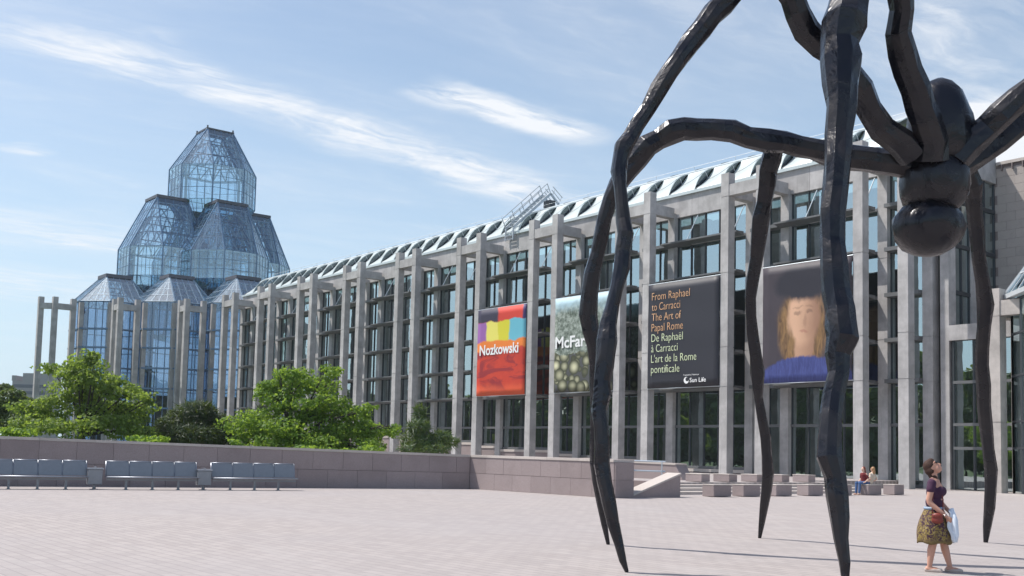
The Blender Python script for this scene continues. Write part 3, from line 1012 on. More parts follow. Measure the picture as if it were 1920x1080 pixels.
# bays of the hall, with pyramid roofs
bay_n = 0
for (pxx, dep) in ((208, 154), (328, 153), (457, 152.5), (95, 166)):
    nv = at(pxx, 558, dep)
    Rb = 5.75
    cx, cy = nv.x - Rb * math.cos(R(22.5)), nv.y + Rb * math.sin(R(22.5))
    if pxx == 95:
        cx, cy = TX - 5.0, TY - 16.5
        continue
    ze = 22.1
    fr, ps, panes = MB(), MB(), []
    fr2, ps2, panes2 = MB(), MB(), []
    e0, e1, e2 = octa(cx, cy, Rb, 0.0), octa(cx, cy, Rb, ze), square(cx, cy, 1.75, 26.2)
    ov = octa(cx, cy, Rb * 1.06, ze + 0.02)
    lv = [0.0, 3.0, 6.8, 9.6, 12.5, 15.4, 18.1, ze]
    for k in range(8):
        k2 = (k + 1) % 8
        for j in range(len(lv) - 1):
            a, b = e0[k].copy(), e0[k2].copy()
            a.z = b.z = lv[j]
            c_, d_ = b.copy(), a.copy()
            c_.z = d_.z = lv[j + 1]
            facet(a, b, c_, d_, 4 if k % 2 == 0 else 3, 1, None, fr, panes, ps, 'glass_bay', fw=0.10, single=(k in (6, 7) and j >= 2))
            if k in (5, 6, 7, 0) and 2 <= j:
                n_ = (b - a).normalized().cross(Vector((0, 0, 1)))
                fr.bar(a + n_ * 0.15, b + n_ * 0.15, 0.5, 0.22)
        facet(ov[k], ov[k2], e2[k2], e2[k], 4, 4, None, fr2, panes2, ps2, 'glass_bay_roof', fw=0.07, single=(k in (6, 7)))
        fr2.bar(ov[k], e2[k], 0.13, 0.13)
        fr.bar(e0[k], e1[k], 0.16, 0.16)
    tr = MB()
    i1, i2 = octa(cx, cy, Rb * 0.86, ze), square(cx, cy, 1.5, 25.6)
    for k in range(8):
        k2 = (k + 1) % 8
        for q in range(3):
            v0, v1 = q / 3, (q + 1) / 3
            truss(lerp(i1[k], i2[k], v0), lerp(i1[k2], i2[k2], v0), lerp(i1[k2], i2[k2], v1), lerp(i1[k], i2[k], v1), 3, tr, 0.08)
    bf = fr.build('bay_frame', 'frame_blue', hall)
    for m_ in panes:
        m_.build('glass_pane', 'glass_bay', bf)
    stuff(ps.build('other_panes', 'glass_bay', bf))
    rf = fr2.build('roof_frame', 'frame_blue_pale', hall)
    for m_ in panes2:
        m_.build('roof_pane', 'glass_bay_roof', rf)
    stuff(ps2.build('other_roof_panes', 'glass_bay_roof', rf))
    tr.build('inner_truss', 'truss_white', bf)
    MB().box(cx - 1.95, cx + 1.95, cy - 1.95, cy + 1.95, 26.1, 26.6).build('roof_cap', 'lead_cap', bf)
    # concrete corner piers of the bay and the core behind
    for k in (6, 7):
        v_ = e0[k]
        MB().box(v_.x - 0.3, v_.x + 0.3, v_.y - 0.3, v_.y + 0.3, 0, 21.9).build('bay_pier', 'concrete', hall)
    MB().box(cx - 4.6, cx - 3.4, cy - 1.0, cy + 2.4, 0, 9.0).build('inner_core', 'interior_wall', hall)
# paired columns in front of the hall bays
hcol = column_mesh('column', T, T, JO, 0, ZT).data('column', 'concrete')
for (pxx, dep) in ((100.5, 151.0), (223, 150.2), (348.5, 150.0)):
    q = at(pxx, 557, dep)
    xx, yy = q.x, q.y
    inst(hcol, 'column', hall, (xx - T, yy, 0))
    inst(hcol, 'column', hall, (xx - T - 1.5, yy - 1.5, 0) if pxx < 110 else (xx - T - 2.2, yy - 0.0, 0))
    inst(hcol, 'column', hall, (xx - T - 0.4, yy + 2.6, 0))
    MB().box(xx - T + 0.05, xx - 0.05, yy + T, yy + 2.6, ZBB, ZBT).build('back_beam', 'concrete', hall)
    if pxx < 110:
        MB().hexa([(xx - T - 1.5 + 0.05, yy - 1.5 + 0.4, ZBB), (xx - T - 1.5 + 0.65, yy - 1.5 + 0.1, ZBB), (xx - 0.3, yy + 0.1, ZBB), (xx - T + 0.1, yy + 0.4, ZBB)],
                  [(xx - T - 1.5 + 0.05, yy - 1.5 + 0.4, ZBT), (xx - T - 1.5 + 0.65, yy - 1.5 + 0.1, ZBT), (xx - 0.3, yy + 0.1, ZBT), (xx - T + 0.1, yy + 0.4, ZBT)]).build('front_beam', 'concrete', hall)
    else:
        MB().box(xx - 2.2, xx - T, yy + 0.05, yy + T - 0.05, ZBB, ZBT).build('front_beam', 'concrete', hall)

# entrance pavilion at the right, mostly out of the photograph
pav = empty('entrance_pavilion', (-24.5, 62.5, 0), 'glass pyramid roofed entrance pavilion with short concrete columns at the right edge', 'building')
PCX, PCY, PR = -24.5, 62.5, 6.0
fr, ps, panes = MB(), MB(), []
e1, e2 = octa(PCX, PCY, PR, 11.3), square(PCX, PCY, 1.8, 16.2)
w1 = octa(PCX, PCY, PR * 0.93, 11.0)
for k in range(8):
    k2 = (k + 1) % 8
    facet(e1[k], e1[k2], e2[k2], e2[k], 4, 4, None, fr, panes, ps, 'glass_tower', fw=0.09, single=(k in (3, 4, 5)))
    fr.bar(e1[k], e2[k], 0.14, 0.14)
    fr.bar(e1[k] - Vector((0, 0, 0.12)), e1[k2] - Vector((0, 0, 0.12)), 0.28, 0.26)
pf = fr.build('roof_frame', 'frame_pale', pav)
for m_ in panes:
    m_.build('glass_pane', 'glass_tower', pf)
stuff(ps.build('other_panes', 'glass_tower', pf))
MB().box(PCX - 2, PCX + 2, PCY - 2, PCY + 2, 16.1, 16.9).build('roof_cap', 'lead_cap', pav)
pcol = column_mesh('column', 0.95, 0.75, [4.0, 10.05], 0, 11.65).data('column', 'concrete_warm')
for (xx, yy) in ((-30.8, 59.3), (-27.6, 59.3), (-30.55, 62.0), (-21.0, 59.3), (-18.0, 59.3)):
    inst(pcol, 'column', pav, (xx, yy, 0))
MB().box(-29.85, -27.6, 59.36, 59.98, 10.08, 10.95).build('beam', 'concrete_warm', pav)
MB().box(-26.65, -21.0, 59.36, 59.98, 10.08, 10.95).build('beam', 'concrete_warm', pav)
MB().box(-30.6, -30.0, 60.05, 62.0, 10.08, 10.95).build('beam', 'concrete_warm', pav)
pg = MB()
for k in (3, 4, 5, 6):
    a, b = w1[k], w1[(k + 1) % 8]
    for z0, z1 in ((0.05, 2.5), (2.6, 4.0), (4.1, 6.6), (6.7, 9.0), (9.1, 10.95)):
        pn = MB().add([(a.x, a.y, z0), (b.x, b.y, z0), (b.x, b.y, z1), (a.x, a.y, z1)], [(0, 1, 2, 3)])
        pn.build('wall_pane', 'glass_wing', pav)
        pg.bar((a.x, a.y, z1 + 0.05), (b.x, b.y, z1 + 0.05), 0.14, 0.12)
    for j in range(4):
        q = lerp(a, b, j / 3)
        pg.bar((q.x, q.y, 0), (q.x, q.y, 11), 0.10, 0.10)
pg.build('wall_frame', 'frame_dark', pav)

# ------------------------------------------------------------------ roof gantry (a cleaning ladder that rides the roof)
gx = -79.0
gan = empty('roof_gantry', (gx, YW + 1.5, 22.4), 'grey maintenance ladder gantry leaning over the skylight roof', 'gantry')
A0, A1 = Vector((0, YW - 0.45, 22.9)), Vector((0, RY1 - 0.1, RZ1 + 1.35))
B1 = Vector((0, RY1 + 1.0, RZ1 + 0.4))
for side in (0, 1.15):
    o_ = Vector((gx + side, 0, 0))
    MB().bar(A0 + o_, A1 + o_, 0.10, 0.26).bar(A1 + o_, B1 + o_, 0.10, 0.22).bar(A0 + o_, A0 + o_ - Vector((0, 0, 1.2)), 0.12, 0.12).build('side_beam', 'gantry_metal', gan)
    hr = MB()
    for lift in (0.55, 1.05):
        v_ = Vector((0, -0.45 * lift, 0.85 * lift))
        hr.tube([A0 + o_ + v_, A1 + o_ + v_], 0.04, 6)
        hr.tube([A1 + o_ + Vector((0, 0.25, 0.7)) * lift, B1 + o_ + Vector((0, 0.4, 0.75)) * lift], 0.04, 6)
    for q in range(5):
        p_ = lerp(A0, A1, q / 4) + o_
        hr.tube([p_, p_ + Vector((0, -0.47, 0.9))], 0.04, 6)
    for q in (0.2, 0.95):
        p_ = lerp(A1, B1, q) + o_
        hr.tube([p_, p_ + Vector((0, 0.35, 0.75))], 0.04, 6)
    hr.build('hand_rail', 'gantry_metal', gan)
for q in range(11):
    p_ = lerp(A0, A1, (q + 0.5) / 11) + Vector((gx, 0, 0))
    MB().bar(p_, p_ + Vector((1.15, 0, 0)), 0.16, 0.06).build('tread', 'gantry_metal', gan)
for q in range(3):
    z_ = 21.8 + q * 0.35
    MB().bar((gx, YW - 0.45, z_), (gx + 1.15, YW - 0.45, z_), 0.08, 0.05).build('rung', 'gantry_metal', gan)
MB().box(gx + 0.1, gx + 1.05, RY1 - 0.1, RY1 + 0.6, RZ1 + 0.06, RZ1 + 0.75).build('winch_box', 'frame_dark', gan)

# ------------------------------------------------------------------ banners
def text_mesh(body, size, mt, shear=0.0, bold=0.0):
    cu = bpy.data.curves.new('lettering', 'FONT')
    cu.body = body
    cu.size = size
    cu.shear = shear
    cu.offset = bold
    cu.resolution_u = 3
    o = bpy.data.objects.new('lettering', cu)
    COL.objects.link(o)
    dg = bpy.context.evaluated_depsgraph_get()
    me = bpy.data.meshes.new_from_object(o.evaluated_get(dg))
    bpy.data.objects.remove(o)
    bpy.data.curves.remove(cu)
    me.name = 'lettering'
    me.materials.clear()
    me.materials.append(MATS[mt])
    return me

def lettering(par, body, x, z, y, height, mt, width=None, bold=0.0):
    me = text_mesh(body, height, mt, 0, bold)
    xs = [v.co.x for v in me.vertices]
    sx = 1.0
    if width and xs:
        sx = width / (max(xs) - min(xs))
    x_min = min(xs) if xs else 0
    for v in me.vertices:
        cx_, cy_ = v.co.x, v.co.y
        v.co = (x + (cx_ - x_min) * sx, y, z + cy_)
    o = bpy.data.objects.new('lettering', me)
    COL.objects.link(o)
    attach(o, par)
    return o

def banner(name, xa, xb, label, mt, z0=6.78, z1=14.78):
    y_ = YF - 0.06
    e = empty(name, ((xa + xb) / 2, y_, z0), label, 'banner', 'banners hung between the columns')
    nx, nz = 12, 14
    vs, fs, uv = [], [], []
    for j in range(nz + 1):
        for i in range(nx + 1):
            u, v = i / nx, j / nz
            vs.append((xa + (xb - xa) * u, y_ + 0.03 * math.sin(u * 5 + v * 4) * math.sin(math.pi * u) + 0.012 * math.sin(v * 17 + u * 3), z0 + (z1 - z0) * v))
            uv.append((u, v))
    for j in range(nz):
        for i in range(nx):
            a = j * (nx + 1) + i
            fs.append((a, a + 1, a + nx + 2, a + nx + 1))
    mb = MB().add(vs, fs)
    o = mb.build('cloth', mt, e, True)
    ul = o.data.uv_layers.new(name='UVMap')
    for lp in o.data.loops:
        ul.data[lp.index].uv = uv[lp.vertex_index]
    so = o.modifiers.new('thick', 'SOLIDIFY')
    so.thickness = 0.012
    so.offset = 1
    for z_ in (z0 - 0.02, z1 + 0.03):
        MB().tube([(xa - 0.05, y_ + 0.06, z_), (xb + 0.05, y_ + 0.06, z_)], 0.035, 8).build('batten', 'rail_metal', e)
    return e
def span(n):
    return xr(n) + 0.02, xr(n + 1) - G - T - 0.02
a_, b_ = span(4)
e = banner('banner', a_, b_, 'red and yellow abstract art banner lettered Nozkowski, leftmost of the banners', 'print_abstract')
lettering(e, 'Nozkowski', a_ + 0.42, 10.55, YF - 0.13, 1.32, 'ink_white', 5.7, 0.03)
a_, b_ = span(5)
e = banner('banner', a_, b_, 'garden photograph banner with round green balls lettered McFarland, behind the sculpture legs', 'print_garden')
lettering(e, 'McFarland', a_ + 0.15, 10.55, YF - 0.13, 1.36, 'ink_white', 6.2, 0.03)
a_, b_ = span(6)
e = banner('banner', a_, b_, 'black exhibition banner with orange and green lines of lettering', 'print_black')
zt = 13.55
for i, (s_, c_, w_) in enumerate((('From Raphael', 'ink_orange', 3.85), ('to Carracci', 'ink_orange', 2.9), ('The Art of', 'ink_orange', 3.0), ('Papal Rome', 'ink_orange', 3.2),
                                  ('De Rapha\u00ebl', 'ink_green', 3.2), ('\u00e0 Carracci', 'ink_green', 2.7), ("L'art de la Rome", 'ink_green', 4.55), ('pontificale', 'ink_green', 2.9))):
    lettering(e, s_, a_ + 0.42, zt - i * 0.80, YF - 0.13, 0.86, c_, w_, -0.008)
lettering(e, 'Presented by | Pr\u00e9sent\u00e9 par', a_ + 3.75, 7.62, YF - 0.13, 0.17, 'ink_white', 1.5)
lettering(e, 'Sun Life', a_ + 4.35, 7.12, YF - 0.13, 0.46, 'ink_white', 1.55, 0.004)
lg = MB()
n_ = 28
vs = [(a_ + 4.02 + 0.25 * math.cos(2 * math.pi * k / n_), YF - 0.13, 7.28 + 0.25 * math.sin(2 * math.pi * k / n_)) for k in range(n_)]
lg.add(vs, [tuple(range(n_))]).build('emblem', 'ink_white', e)
vs = [(a_ + 4.11 + 0.17 * math.cos(2 * math.pi * k / n_), YF - 0.135, 7.35 + 0.15 * math.sin(2 * math.pi * k / n_)) for k in range(n_)]
MB().add(vs, [tuple(range(n_))]).build('emblem', 'print_black', e)
a_, b_ = span(7)
banner('banner', a_, b_, 'painting banner in dark brown, skin and blue tones, rightmost of the banners', 'print_portrait_colours')

# ------------------------------------------------------------------ plaza walls
def wall_run(name, label, P0, P1, h0, h1, thick, inward, rows, plen, back_material='granite_joint'):
    """granite faced parapet from P0 to P1; inward = unit vector away from the shown face"""
    P0, P1 = Vector((*P0, 0)), Vector((*P1, 0))
    L = (P1 - P0).length
    d = (P1 - P0) / L
    nn = Vector((*inward, 0))
    e = empty(name, (P0 + P1) / 2, label, 'wall')
    t_in = nn * 0.06
    Z = Vector((0, 0, 1))
    cop = 0.10
    MB().hexa([P0 + t_in, P1 + t_in, P1 + nn * (thick - 0.06), P0 + nn * (thick - 0.06)],
              [P0 + t_in + Z * (h0 - cop - .004), P1 + t_in + Z * (h1 - cop - .004), P1 + nn * (thick - 0.06) + Z * (h1 - cop - .004), P0 + nn * (thick - 0.06) + Z * (h0 - cop - .004)]).build('core', 'granite_joint', e)
    npn = max(1, round(L / plen))
    for r_ in range(rows):
        off = 0.5 if r_ % 2 else 0.0
        edges = [0.0] + [(i + off) * L / npn for i in range(1 if off == 0 else 0, npn) if (i + off) > 0] + [L]
        for a, b in zip(edges[:-1], edges[1:]):
            if b - a < 0.05:
                continue
            def hh(s_):
                return (h0 + (h1 - h0) * s_ / L) - cop
            f0, f1 = r_ / rows, (r_ + 1) / rows
            a2, b2 = a + 0.005, b - 0.005
            prj = nn * rnd.uniform(-0.004, 0.002)
            bt = [P0 + d * a2 + Z * (hh(a2) * f0 + 0.006), P0 + d * b2 + Z * (hh(b2) * f0 + 0.006)]
            tp = [P0 + d * a2 + Z * (hh(a2) * f1 - 0.008), P0 + d * b2 + Z * (hh(b2) * f1 - 0.008)]
            MB().hexa([bt[0] + prj, bt[1] + prj, bt[1] + t_in * 0.98, bt[0] + t_in * 0.98], [tp[0] + prj, tp[1] + prj, tp[1] + t_in * 0.98, tp[0] + t_in * 0.98]).build('stone_panel', 'granite', e)
    ncp = max(1, round(L / (plen * 1.5)))
    for i in range(ncp):
        a, b = i * L / ncp + 0.004, (i + 1) * L / ncp - 0.004
        def H(s_):
            return Z * (h0 + (h1 - h0) * s_ / L)
        o0, o1 = nn * -0.03, nn * (thick + 0.03)
        MB().hexa([P0 + d * a + o0 + H(a) - Z * cop, P0 + d * b + o0 + H(b) - Z * cop, P0 + d * b + o1 + H(b) - Z * cop, P0 + d * a + o1 + H(a) - Z * cop],
                  [P0 + d * a + o0 + H(a), P0 + d * b + o0 + H(b), P0 + d * b + o1 + H(b), P0 + d * a + o1 + H(a)]).build('coping', 'granite_light', e)
    return e
wdir = Vector((3.7, 18.0)).normalized()
wall_run('parapet_wall', 'long low granite parapet wall in shade behind the benches', (-45.0, -6.0), (-38.0, 28.14), 2.05, 1.49, 0.7, (-wdir.y, wdir.x), 2, 1.3)
rw = wall_run('parapet_wall', 'short sunlit granite wall with a square end beside the stair ramp', (-38.7, 28.15), (-29.25, 28.45), 1.49, 1.46, 1.05, (0, 1), 2, 1.15)
# end face of the short wall
for r_ in range(2):
    MB().box(-29.245, -29.19, 28.47, 29.46, 0.005 + r_ * 0.68, 0.675 + r_ * 0.68).build('stone_panel', 'granite', rw)

# terrace, steps, ramp cheek
ter = MB().box(-60, -33.6, 33.0, 50.0, 0.002, 0.45)
ter.build('terrace', 'paving')['kind'] = 'structure'
ter2 = MB().box(-136, -37.0, 50.004, YW - 0.26, 0.002, 0.452)
ter2.build('terrace', 'paving')['kind'] = 'structure'
stp = empty('stone_steps', (-32.5, 41, 0), 'pale stone steps behind the row of granite blocks', 'steps')
for i in range(3):
    xx0 = -33.6 + i * 0.75
    MB().box(xx0 + 0.002, xx0 + 0.75, 32.25, 49.6, 0.001, 0.45 - (i + 0.6) * 0.125).build('step', 'granite_light', stp)
ck = empty('ramp_cheek', (-29.5, 31, 0), 'sloping granite ramp cheek wall beside the square wall end', 'wall')
MB().hexa([(-30.0, 29.52, 0), (-29.3, 29.52, 0), (-29.3, 32.2, 0), (-30.0, 32.2, 0)],
          [(-30.0, 29.52, 0.06), (-29.3, 29.52, 0.06), (-29.3, 32.2, 0.90), (-30.0, 32.2, 0.90)]).build('body', 'granite', ck)
MB().hexa([(-30.04, 29.50, 0.062), (-29.27, 29.50, 0.062), (-29.27, 32.22, 0.902), (-30.04, 32.22, 0.902)],
          [(-30.04, 29.50, 0.13), (-29.27, 29.50, 0.13), (-29.27, 32.22, 0.97), (-30.04, 32.22, 0.97)]).build('coping', 'granite_light', ck)
MB().box(-36.0, -30.05, 31.0, 31.6, 0, 0.62).build('low_wall', 'granite', ck)
rl = empty('stair_railing', (-33, 31.5, 0.6), 'pale metal double handrail above the ramp', 'railing')
for z_ in (1.02, 1.42):
    MB().tube([(-36.5, 30.6, z_), (-33.0, 30.9, z_), (-30.5, 32.6, z_ - 0.02)], 0.035, 8).build('rail', 'rail_metal', rl)
for (xx, yy) in ((-36.2, 30.63), (-33.0, 30.9), (-31.7, 31.75), (-30.6, 32.5)):
    MB().tube([(xx, yy, 0.0), (xx, yy, 1.42)], 0.025, 8).build('post', 'rail_metal', rl)
# raked end wall of the upper terrace
rk = empty('raked_wall', (-36, 42, 0), 'raked granite end wall in front of the tall windows', 'wall')
MB().hexa([(-40.5, 40.5, 0.3), (-36.6, 40.5, 0.3), (-36.6, 41.3, 0.3), (-40.5, 41.3, 0.3)],
          [(-40.5, 40.5, 1.25), (-37.2, 40.5, 1.2), (-37.2, 41.3, 1.2), (-40.5, 41.3, 1.25)]).build('body', 'granite', rk)
MB().hexa([(-40.5, 40.46, 1.252), (-37.17, 40.46, 1.202), (-37.17, 41.34, 1.202), (-40.5, 41.34, 1.252)],
          [(-40.5, 40.46, 1.33), (-37.17, 40.46, 1.28), (-37.17, 41.34, 1.28), (-40.5, 41.34, 1.33)]).build('coping', 'granite_light', rk)

# granite seat blocks
def block(loc, sx, sy, h, label, grp, chip):
    e = empty('granite_block', loc, label, 'stone block', grp)
    mb = MB().box(-sx / 2, sx / 2, -sy / 2, sy / 2, 0.02, h - 0.05)
    o = mb.build('block_body', 'granite', None, bevel=0.015)
    o.parent = e
    o2 = MB().box(-sx / 2 - 0.01, sx / 2 + 0.01, -sy / 2 - 0.01, sy / 2 + 0.01, h - 0.045, h).build('block_top', 'granite_light', None, bevel=0.01)
    o2.parent = e
    return e
ords = ['first', 'second', 'third', 'fourth', 'fifth', 'sixth', 'seventh']
for i, (yy, sy) in enumerate(((34.65, 1.1), (36.55, 1.1), (38.75, 1.1), (41.05, 1.1), (43.3, 1.1), (45.75, 1.1), (47.85, 0.85))):
    block((-29.5, yy, 0), 0.62, sy, 0.52, ords[i] + ' granite seat block from the ramp in the front row', 'granite seat blocks on the plaza', i)
for i, yy in enumerate((38.9, 40.9, 43.0, 45.0, 47.2)):
    block((-34.3, yy, 0.45), 1.0, 0.6, 0.40, ords[i] + ' granite seat block from the ramp in the back row', 'granite seat blocks on the terrace', i)

# ------------------------------------------------------------------ benches and bins
def make_bench(label, loc, rotz):
    e = empty('metal_bench', loc, label, 'bench', 'steel benches along the parapet wall', rotz)
    w = 0.78
    for i in range(4):
        y0 = -2 * w + i * w
        # curved sheet seat and backrest, facing +x
        prof = [(-0.20, 0.40), (-0.06, 0.425), (0.12, 0.42), (0.27, 0.44), (0.31, 0.425)]
        mb = MB()
        for (a, b) in zip(prof[:-1], prof[1:]):
            mb.hexa([(a[0], y0 + 0.015, a[1]), (b[0], y0 + 0.015, b[1]), (b[0], y0 + w - 0.015, b[1]), (a[0], y0 + w - 0.015, a[1])],
                    [(a[0], y0 + 0.015, a[1] + 0.03), (b[0], y0 + 0.015, b[1] + 0.03), (b[0], y0 + w - 0.015, b[1] + 0.03), (a[0], y0 + w - 0.015, a[1] + 0.03)])
        local_build(mb, 'seat', 'steel_painted', e)
        mb = MB()
        pr = [(-0.20, 0.48), (-0.24, 0.66), (-0.30, 0.88), (-0.325, 0.97)]
        for (a, b) in zip(pr[:-1], pr[1:]):
            mb.hexa([(a[0], y0 + 0.02, a[1]), (a[0] + 0.03, y0 + 0.02, a[1]), (a[0] + 0.03, y0 + w - 0.02, a[1]), (a[0], y0 + w - 0.02, a[1])],
                    [(b[0], y0 + 0.02, b[1]), (b[0] + 0.03, y0 + 0.02, b[1]), (b[0] + 0.03, y0 + w - 0.02, b[1]), (b[0], y0 + w - 0.02, b[1])])
        bk = local_build(mb, 'backrest', 'steel_painted', e)
        rim = MB().tube([(-0.32, y0 + 0.02, 0.985), (-0.32, y0 + w - 0.02, 0.985)], 0.022, 8)
        local_build(rim, 'rim', 'steel', bk, True)
    for i in range(5):
        y0 = -2 * w + i * w
        mb = MB().tube([(-0.32, y0, 0.99), (-0.24, y0, 0.66), (-0.19, y0, 0.44), (0.0, y0, 0.41), (0.30, y0, 0.44)], 0.022, 8)
        local_build(mb, 'arm_frame', 'steel', e, True)
    local_build(MB().tube([(0.31, -2 * w, 0.44), (0.31, 2 * w, 0.44)], 0.028, 8), 'front_rail', 'steel', e, True)
    local_build(MB().box(-0.05, 0.05, -2 * w, 2 * w, 0.32, 0.395), 'under_beam', 'steel_painted', e)
    for y0 in (-w * 1.15, 0.0, w * 1.15):
        mb = MB().box(-0.05, 0.05, y0 - 0.04, y0 + 0.04, 0.012, 0.325).box(-0.16, 0.16, y0 - 0.07, y0 + 0.07, 0.0, 0.012)
        local_build(mb, 'leg', 'steel_painted', e)
    return e
bang = math.atan2(wdir.y, wdir.x) - math.pi / 2
make_bench('grey steel four seat bench at the left edge by the parapet wall', (-38.75, 10.35, 0), bang)
make_bench('grey steel four seat bench between the two litter bins', (-38.02, 14.05, 0), bang)
make_bench('grey steel four seat bench right of both litter bins', (-37.32, 17.65, 0), bang)

def make_bin(label, loc):
    e = empty('litter_bin', loc, label, 'litter bin', 'grey litter bins between the benches', bang)
    local_build(MB().box(-0.22, 0.22, -0.24, 0.24, 0.17, 0.70), 'body', 'steel_painted', e, bevel=0.02)
    local_build(MB().box(-0.25, 0.25, -0.27, 0.27, 0.705, 0.75).box(-0.26, 0.26, -0.02, 0.02, 0.752, 0.80), 'lid', 'steel', e)
    local_build(MB().tube([(0, 0, 0), (0, 0, 0.168)], 0.06, 10).box(-0.14, 0.14, -0.14, 0.14, 0, 0.012), 'post', 'steel_painted', e)
    return e
make_bin('grey box litter bin on a post, left of the two', (-38.55, 12.18, 0))
make_bin('grey box litter bin on a post, right of the two', (-37.78, 15.85, 0))

# ------------------------------------------------------------------ trees
def leaf_cloud(rng, blobs, n, size, flat=0.3, needle=False):
    """blobs: (centre, rx, ry, rz, weight). leaf faces spread near the blob shells"""
    V, F = [], []
    wts = [b[4] for b in blobs]
    for _ in range(n):
        c, rx, ry, rz, _w = rng.choices(blobs, wts)[0]
        d = Vector((rng.gauss(0, 1), rng.gauss(0, 1), rng.gauss(0, 1))).normalized()
        rr = rng.uniform(0.25, 1.0) ** 0.45
        p_ = Vector((c[0] + d.x * rx * rr, c[1] + d.y * ry * rr, c[2] + d.z * rz * rr))
        s_ = size * rng.uniform(0.6, 1.3)
        nr = (d + Vector((rng.gauss(0, 0.7), rng.gauss(0, 0.7), rng.gauss(0.5, 0.7)))).normalized()
        a = nr.cross(Vector((rng.gauss(0, 1), rng.gauss(0, 1), rng.gauss(0, 1)))).normalized()
        b = nr.cross(a)
        k_ = len(V)
        if needle:
            V += [p_ - a * s_ * 0.09, p_ + a * s_ * 0.09, p_ + b * s_ + d * s_ * 0.4]
            F.append((k_, k_ + 1, k_ + 2))
        else:
            V += [p_ - a * s_ * 0.5, p_ + b * s_ * 0.33 - nr * s_ * flat * 0.3, p_ + a * s_ * 0.5, p_ - b * s_ * 0.33 - nr * s_ * flat * 0.3]
            F.append((k_, k_ + 1, k_ + 2, k_ + 3))
    mb = MB()
    mb.v, mb.f = V, F
    return mb

def tree(name, label, base, blobs, nleaf, lsize, lm, rng, trunk_r=0.16, fork=1.6, needle=False, group=None, cat='tree', droop=0.0):
    e = empty(name, base, label, cat, group)
    B = Vector(base)
    tk = MB()
    tops = sorted(blobs, key=lambda q: -q[4])
    f_ = B + Vector((rng.uniform(-0.1, 0.1), rng.uniform(-0.1, 0.1), fork))
    tk.tube([B, B + (f_ - B) * 0.5 + Vector((0.05, 0.03, 0)), f_], [trunk_r * 1.25, trunk_r, trunk_r * 0.85], 9, rng, 0.06)
    for (c, rx, ry, rz, w_) in tops[:: max(1, len(tops) // 22)]:
        c = Vector(c)
        m1 = lerp(f_, c, 0.45) + Vector((rng.uniform(-0.25, 0.25), rng.uniform(-0.25, 0.25), rng.uniform(0.0, 0.3)))
        tk.tube([f_, m1, c], [trunk_r * 0.55, trunk_r * 0.33, trunk_r * 0.10], 6, rng, 0.08)
        for _ in range(4):
            d = Vector((rng.gauss(0, 1), rng.gauss(0, 1), rng.gauss(0.3, 0.8))).normalized()
            tip = c + Vector((d.x * rx, d.y * ry, d.z * rz)) * 0.8
            st = lerp(m1, c, rng.uniform(0.3, 1))
            tk.tube([st, lerp(st, tip, 0.5) + Vector((0, 0, 0.08)), tip], [trunk_r * 0.14, trunk_r * 0.10, trunk_r * 0.04], 5)
    tk.build('trunk', 'bark', e, True)
    lc = leaf_cloud(rng, blobs, nleaf, lsize, needle=needle)
    lc.build('crown', lm, e)
    return e

def px_blobs(lst, dep, rng, dj):
    out = []
    for (x, y, rx, ry) in lst:
        d = dep + rng.uniform(-dj, dj)
        c = at(x, y, d)
        k_ = d / FPX
        r_ = rx * k_
        out.append(((c.x, c.y, c.z), r_, r_, ry * k_, rx * ry))
    return out
def clumps(blobs, rng, n):
    """break big lobes into leaf sprays with gaps between them"""
    out = []
    for (c, rx, ry, rz, w_) in blobs:
        for _ in range(n):
            d = Vector((rng.gauss(0, 1), rng.gauss(0, 1), rng.gauss(0, 1))).normalized() * rng.uniform(0.3, 1.0)
            q = rng.uniform(0.30, 0.52)
            out.append(((c[0] + d.x * rx, c[1] + d.y * ry, c[2] + d.z * rz), rx * q * 1.25, ry * q * 1.25, max(0.15, rz * q * 1.1), w_ * q))
    return out
rng = random.Random(11)
# maple in the middle
mp = [(540, 705, 38, 24), (505, 735, 46, 26), (590, 725, 48, 28), (550, 760, 62, 30), (630, 765, 52, 30), (480, 790, 50, 30), (560, 805, 70, 34), (650, 800, 52, 34),
      (465, 820, 38, 24), (700, 810, 40, 26), (600, 835, 60, 24), (520, 832, 55, 22), (690, 838, 34, 18), (735, 808, 22, 12), (622, 700, 24, 14), (690, 770, 18, 16)]
b_ = clumps(px_blobs(mp, 55, rng, 1.6), rng, 13)
bs = at(548, 850, 55)
tree('maple_tree', 'bright green maple tree in the middle above the parapet wall', (bs.x, bs.y, -0.02), b_, 20000, 0.185, 'leaf_maple', rng, 0.17, 2.2)
# maple at the left
mp = [(170, 670, 20, 16), (150, 682, 28, 18), (165, 690, 34, 26), (130, 700, 40, 20), (95, 690, 26, 12), (200, 715, 40, 24), (150, 735, 56, 28), (230, 735, 44, 22), (105, 760, 46, 24), (190, 765, 60, 28), (255, 770, 36, 24), (60, 765, 34, 22),
      (130, 795, 60, 26), (215, 800, 56, 26), (60, 800, 44, 20), (275, 745, 18, 12), (260, 810, 34, 18)]
b_ = clumps(px_blobs(mp, 54, rng, 1.8), rng, 11)
bs = at(154, 850, 54)
tree('maple_tree', 'yellowish green maple tree at the left in front of the glass hall', (bs.x, bs.y, -0.02), b_, 14500, 0.19, 'leaf_maple_dull', rng, 0.14, 2.0)
# dark mountain pine
mp = [(365, 780, 44, 26), (330, 800, 38, 24), (400, 800, 36, 26), (360, 815, 60, 24), (415, 820, 26, 18), (312, 818, 24, 16), (375, 768, 26, 14)]
b_ = px_blobs(mp, 57, rng, 1.0)
bs = at(365, 850, 57)
tree('mountain_pine', 'low dark pine bush between the two maples', (bs.x, bs.y, -0.02), b_, 15000, 0.30, 'leaf_pine', rng, 0.12, 0.8, True, cat='bush')
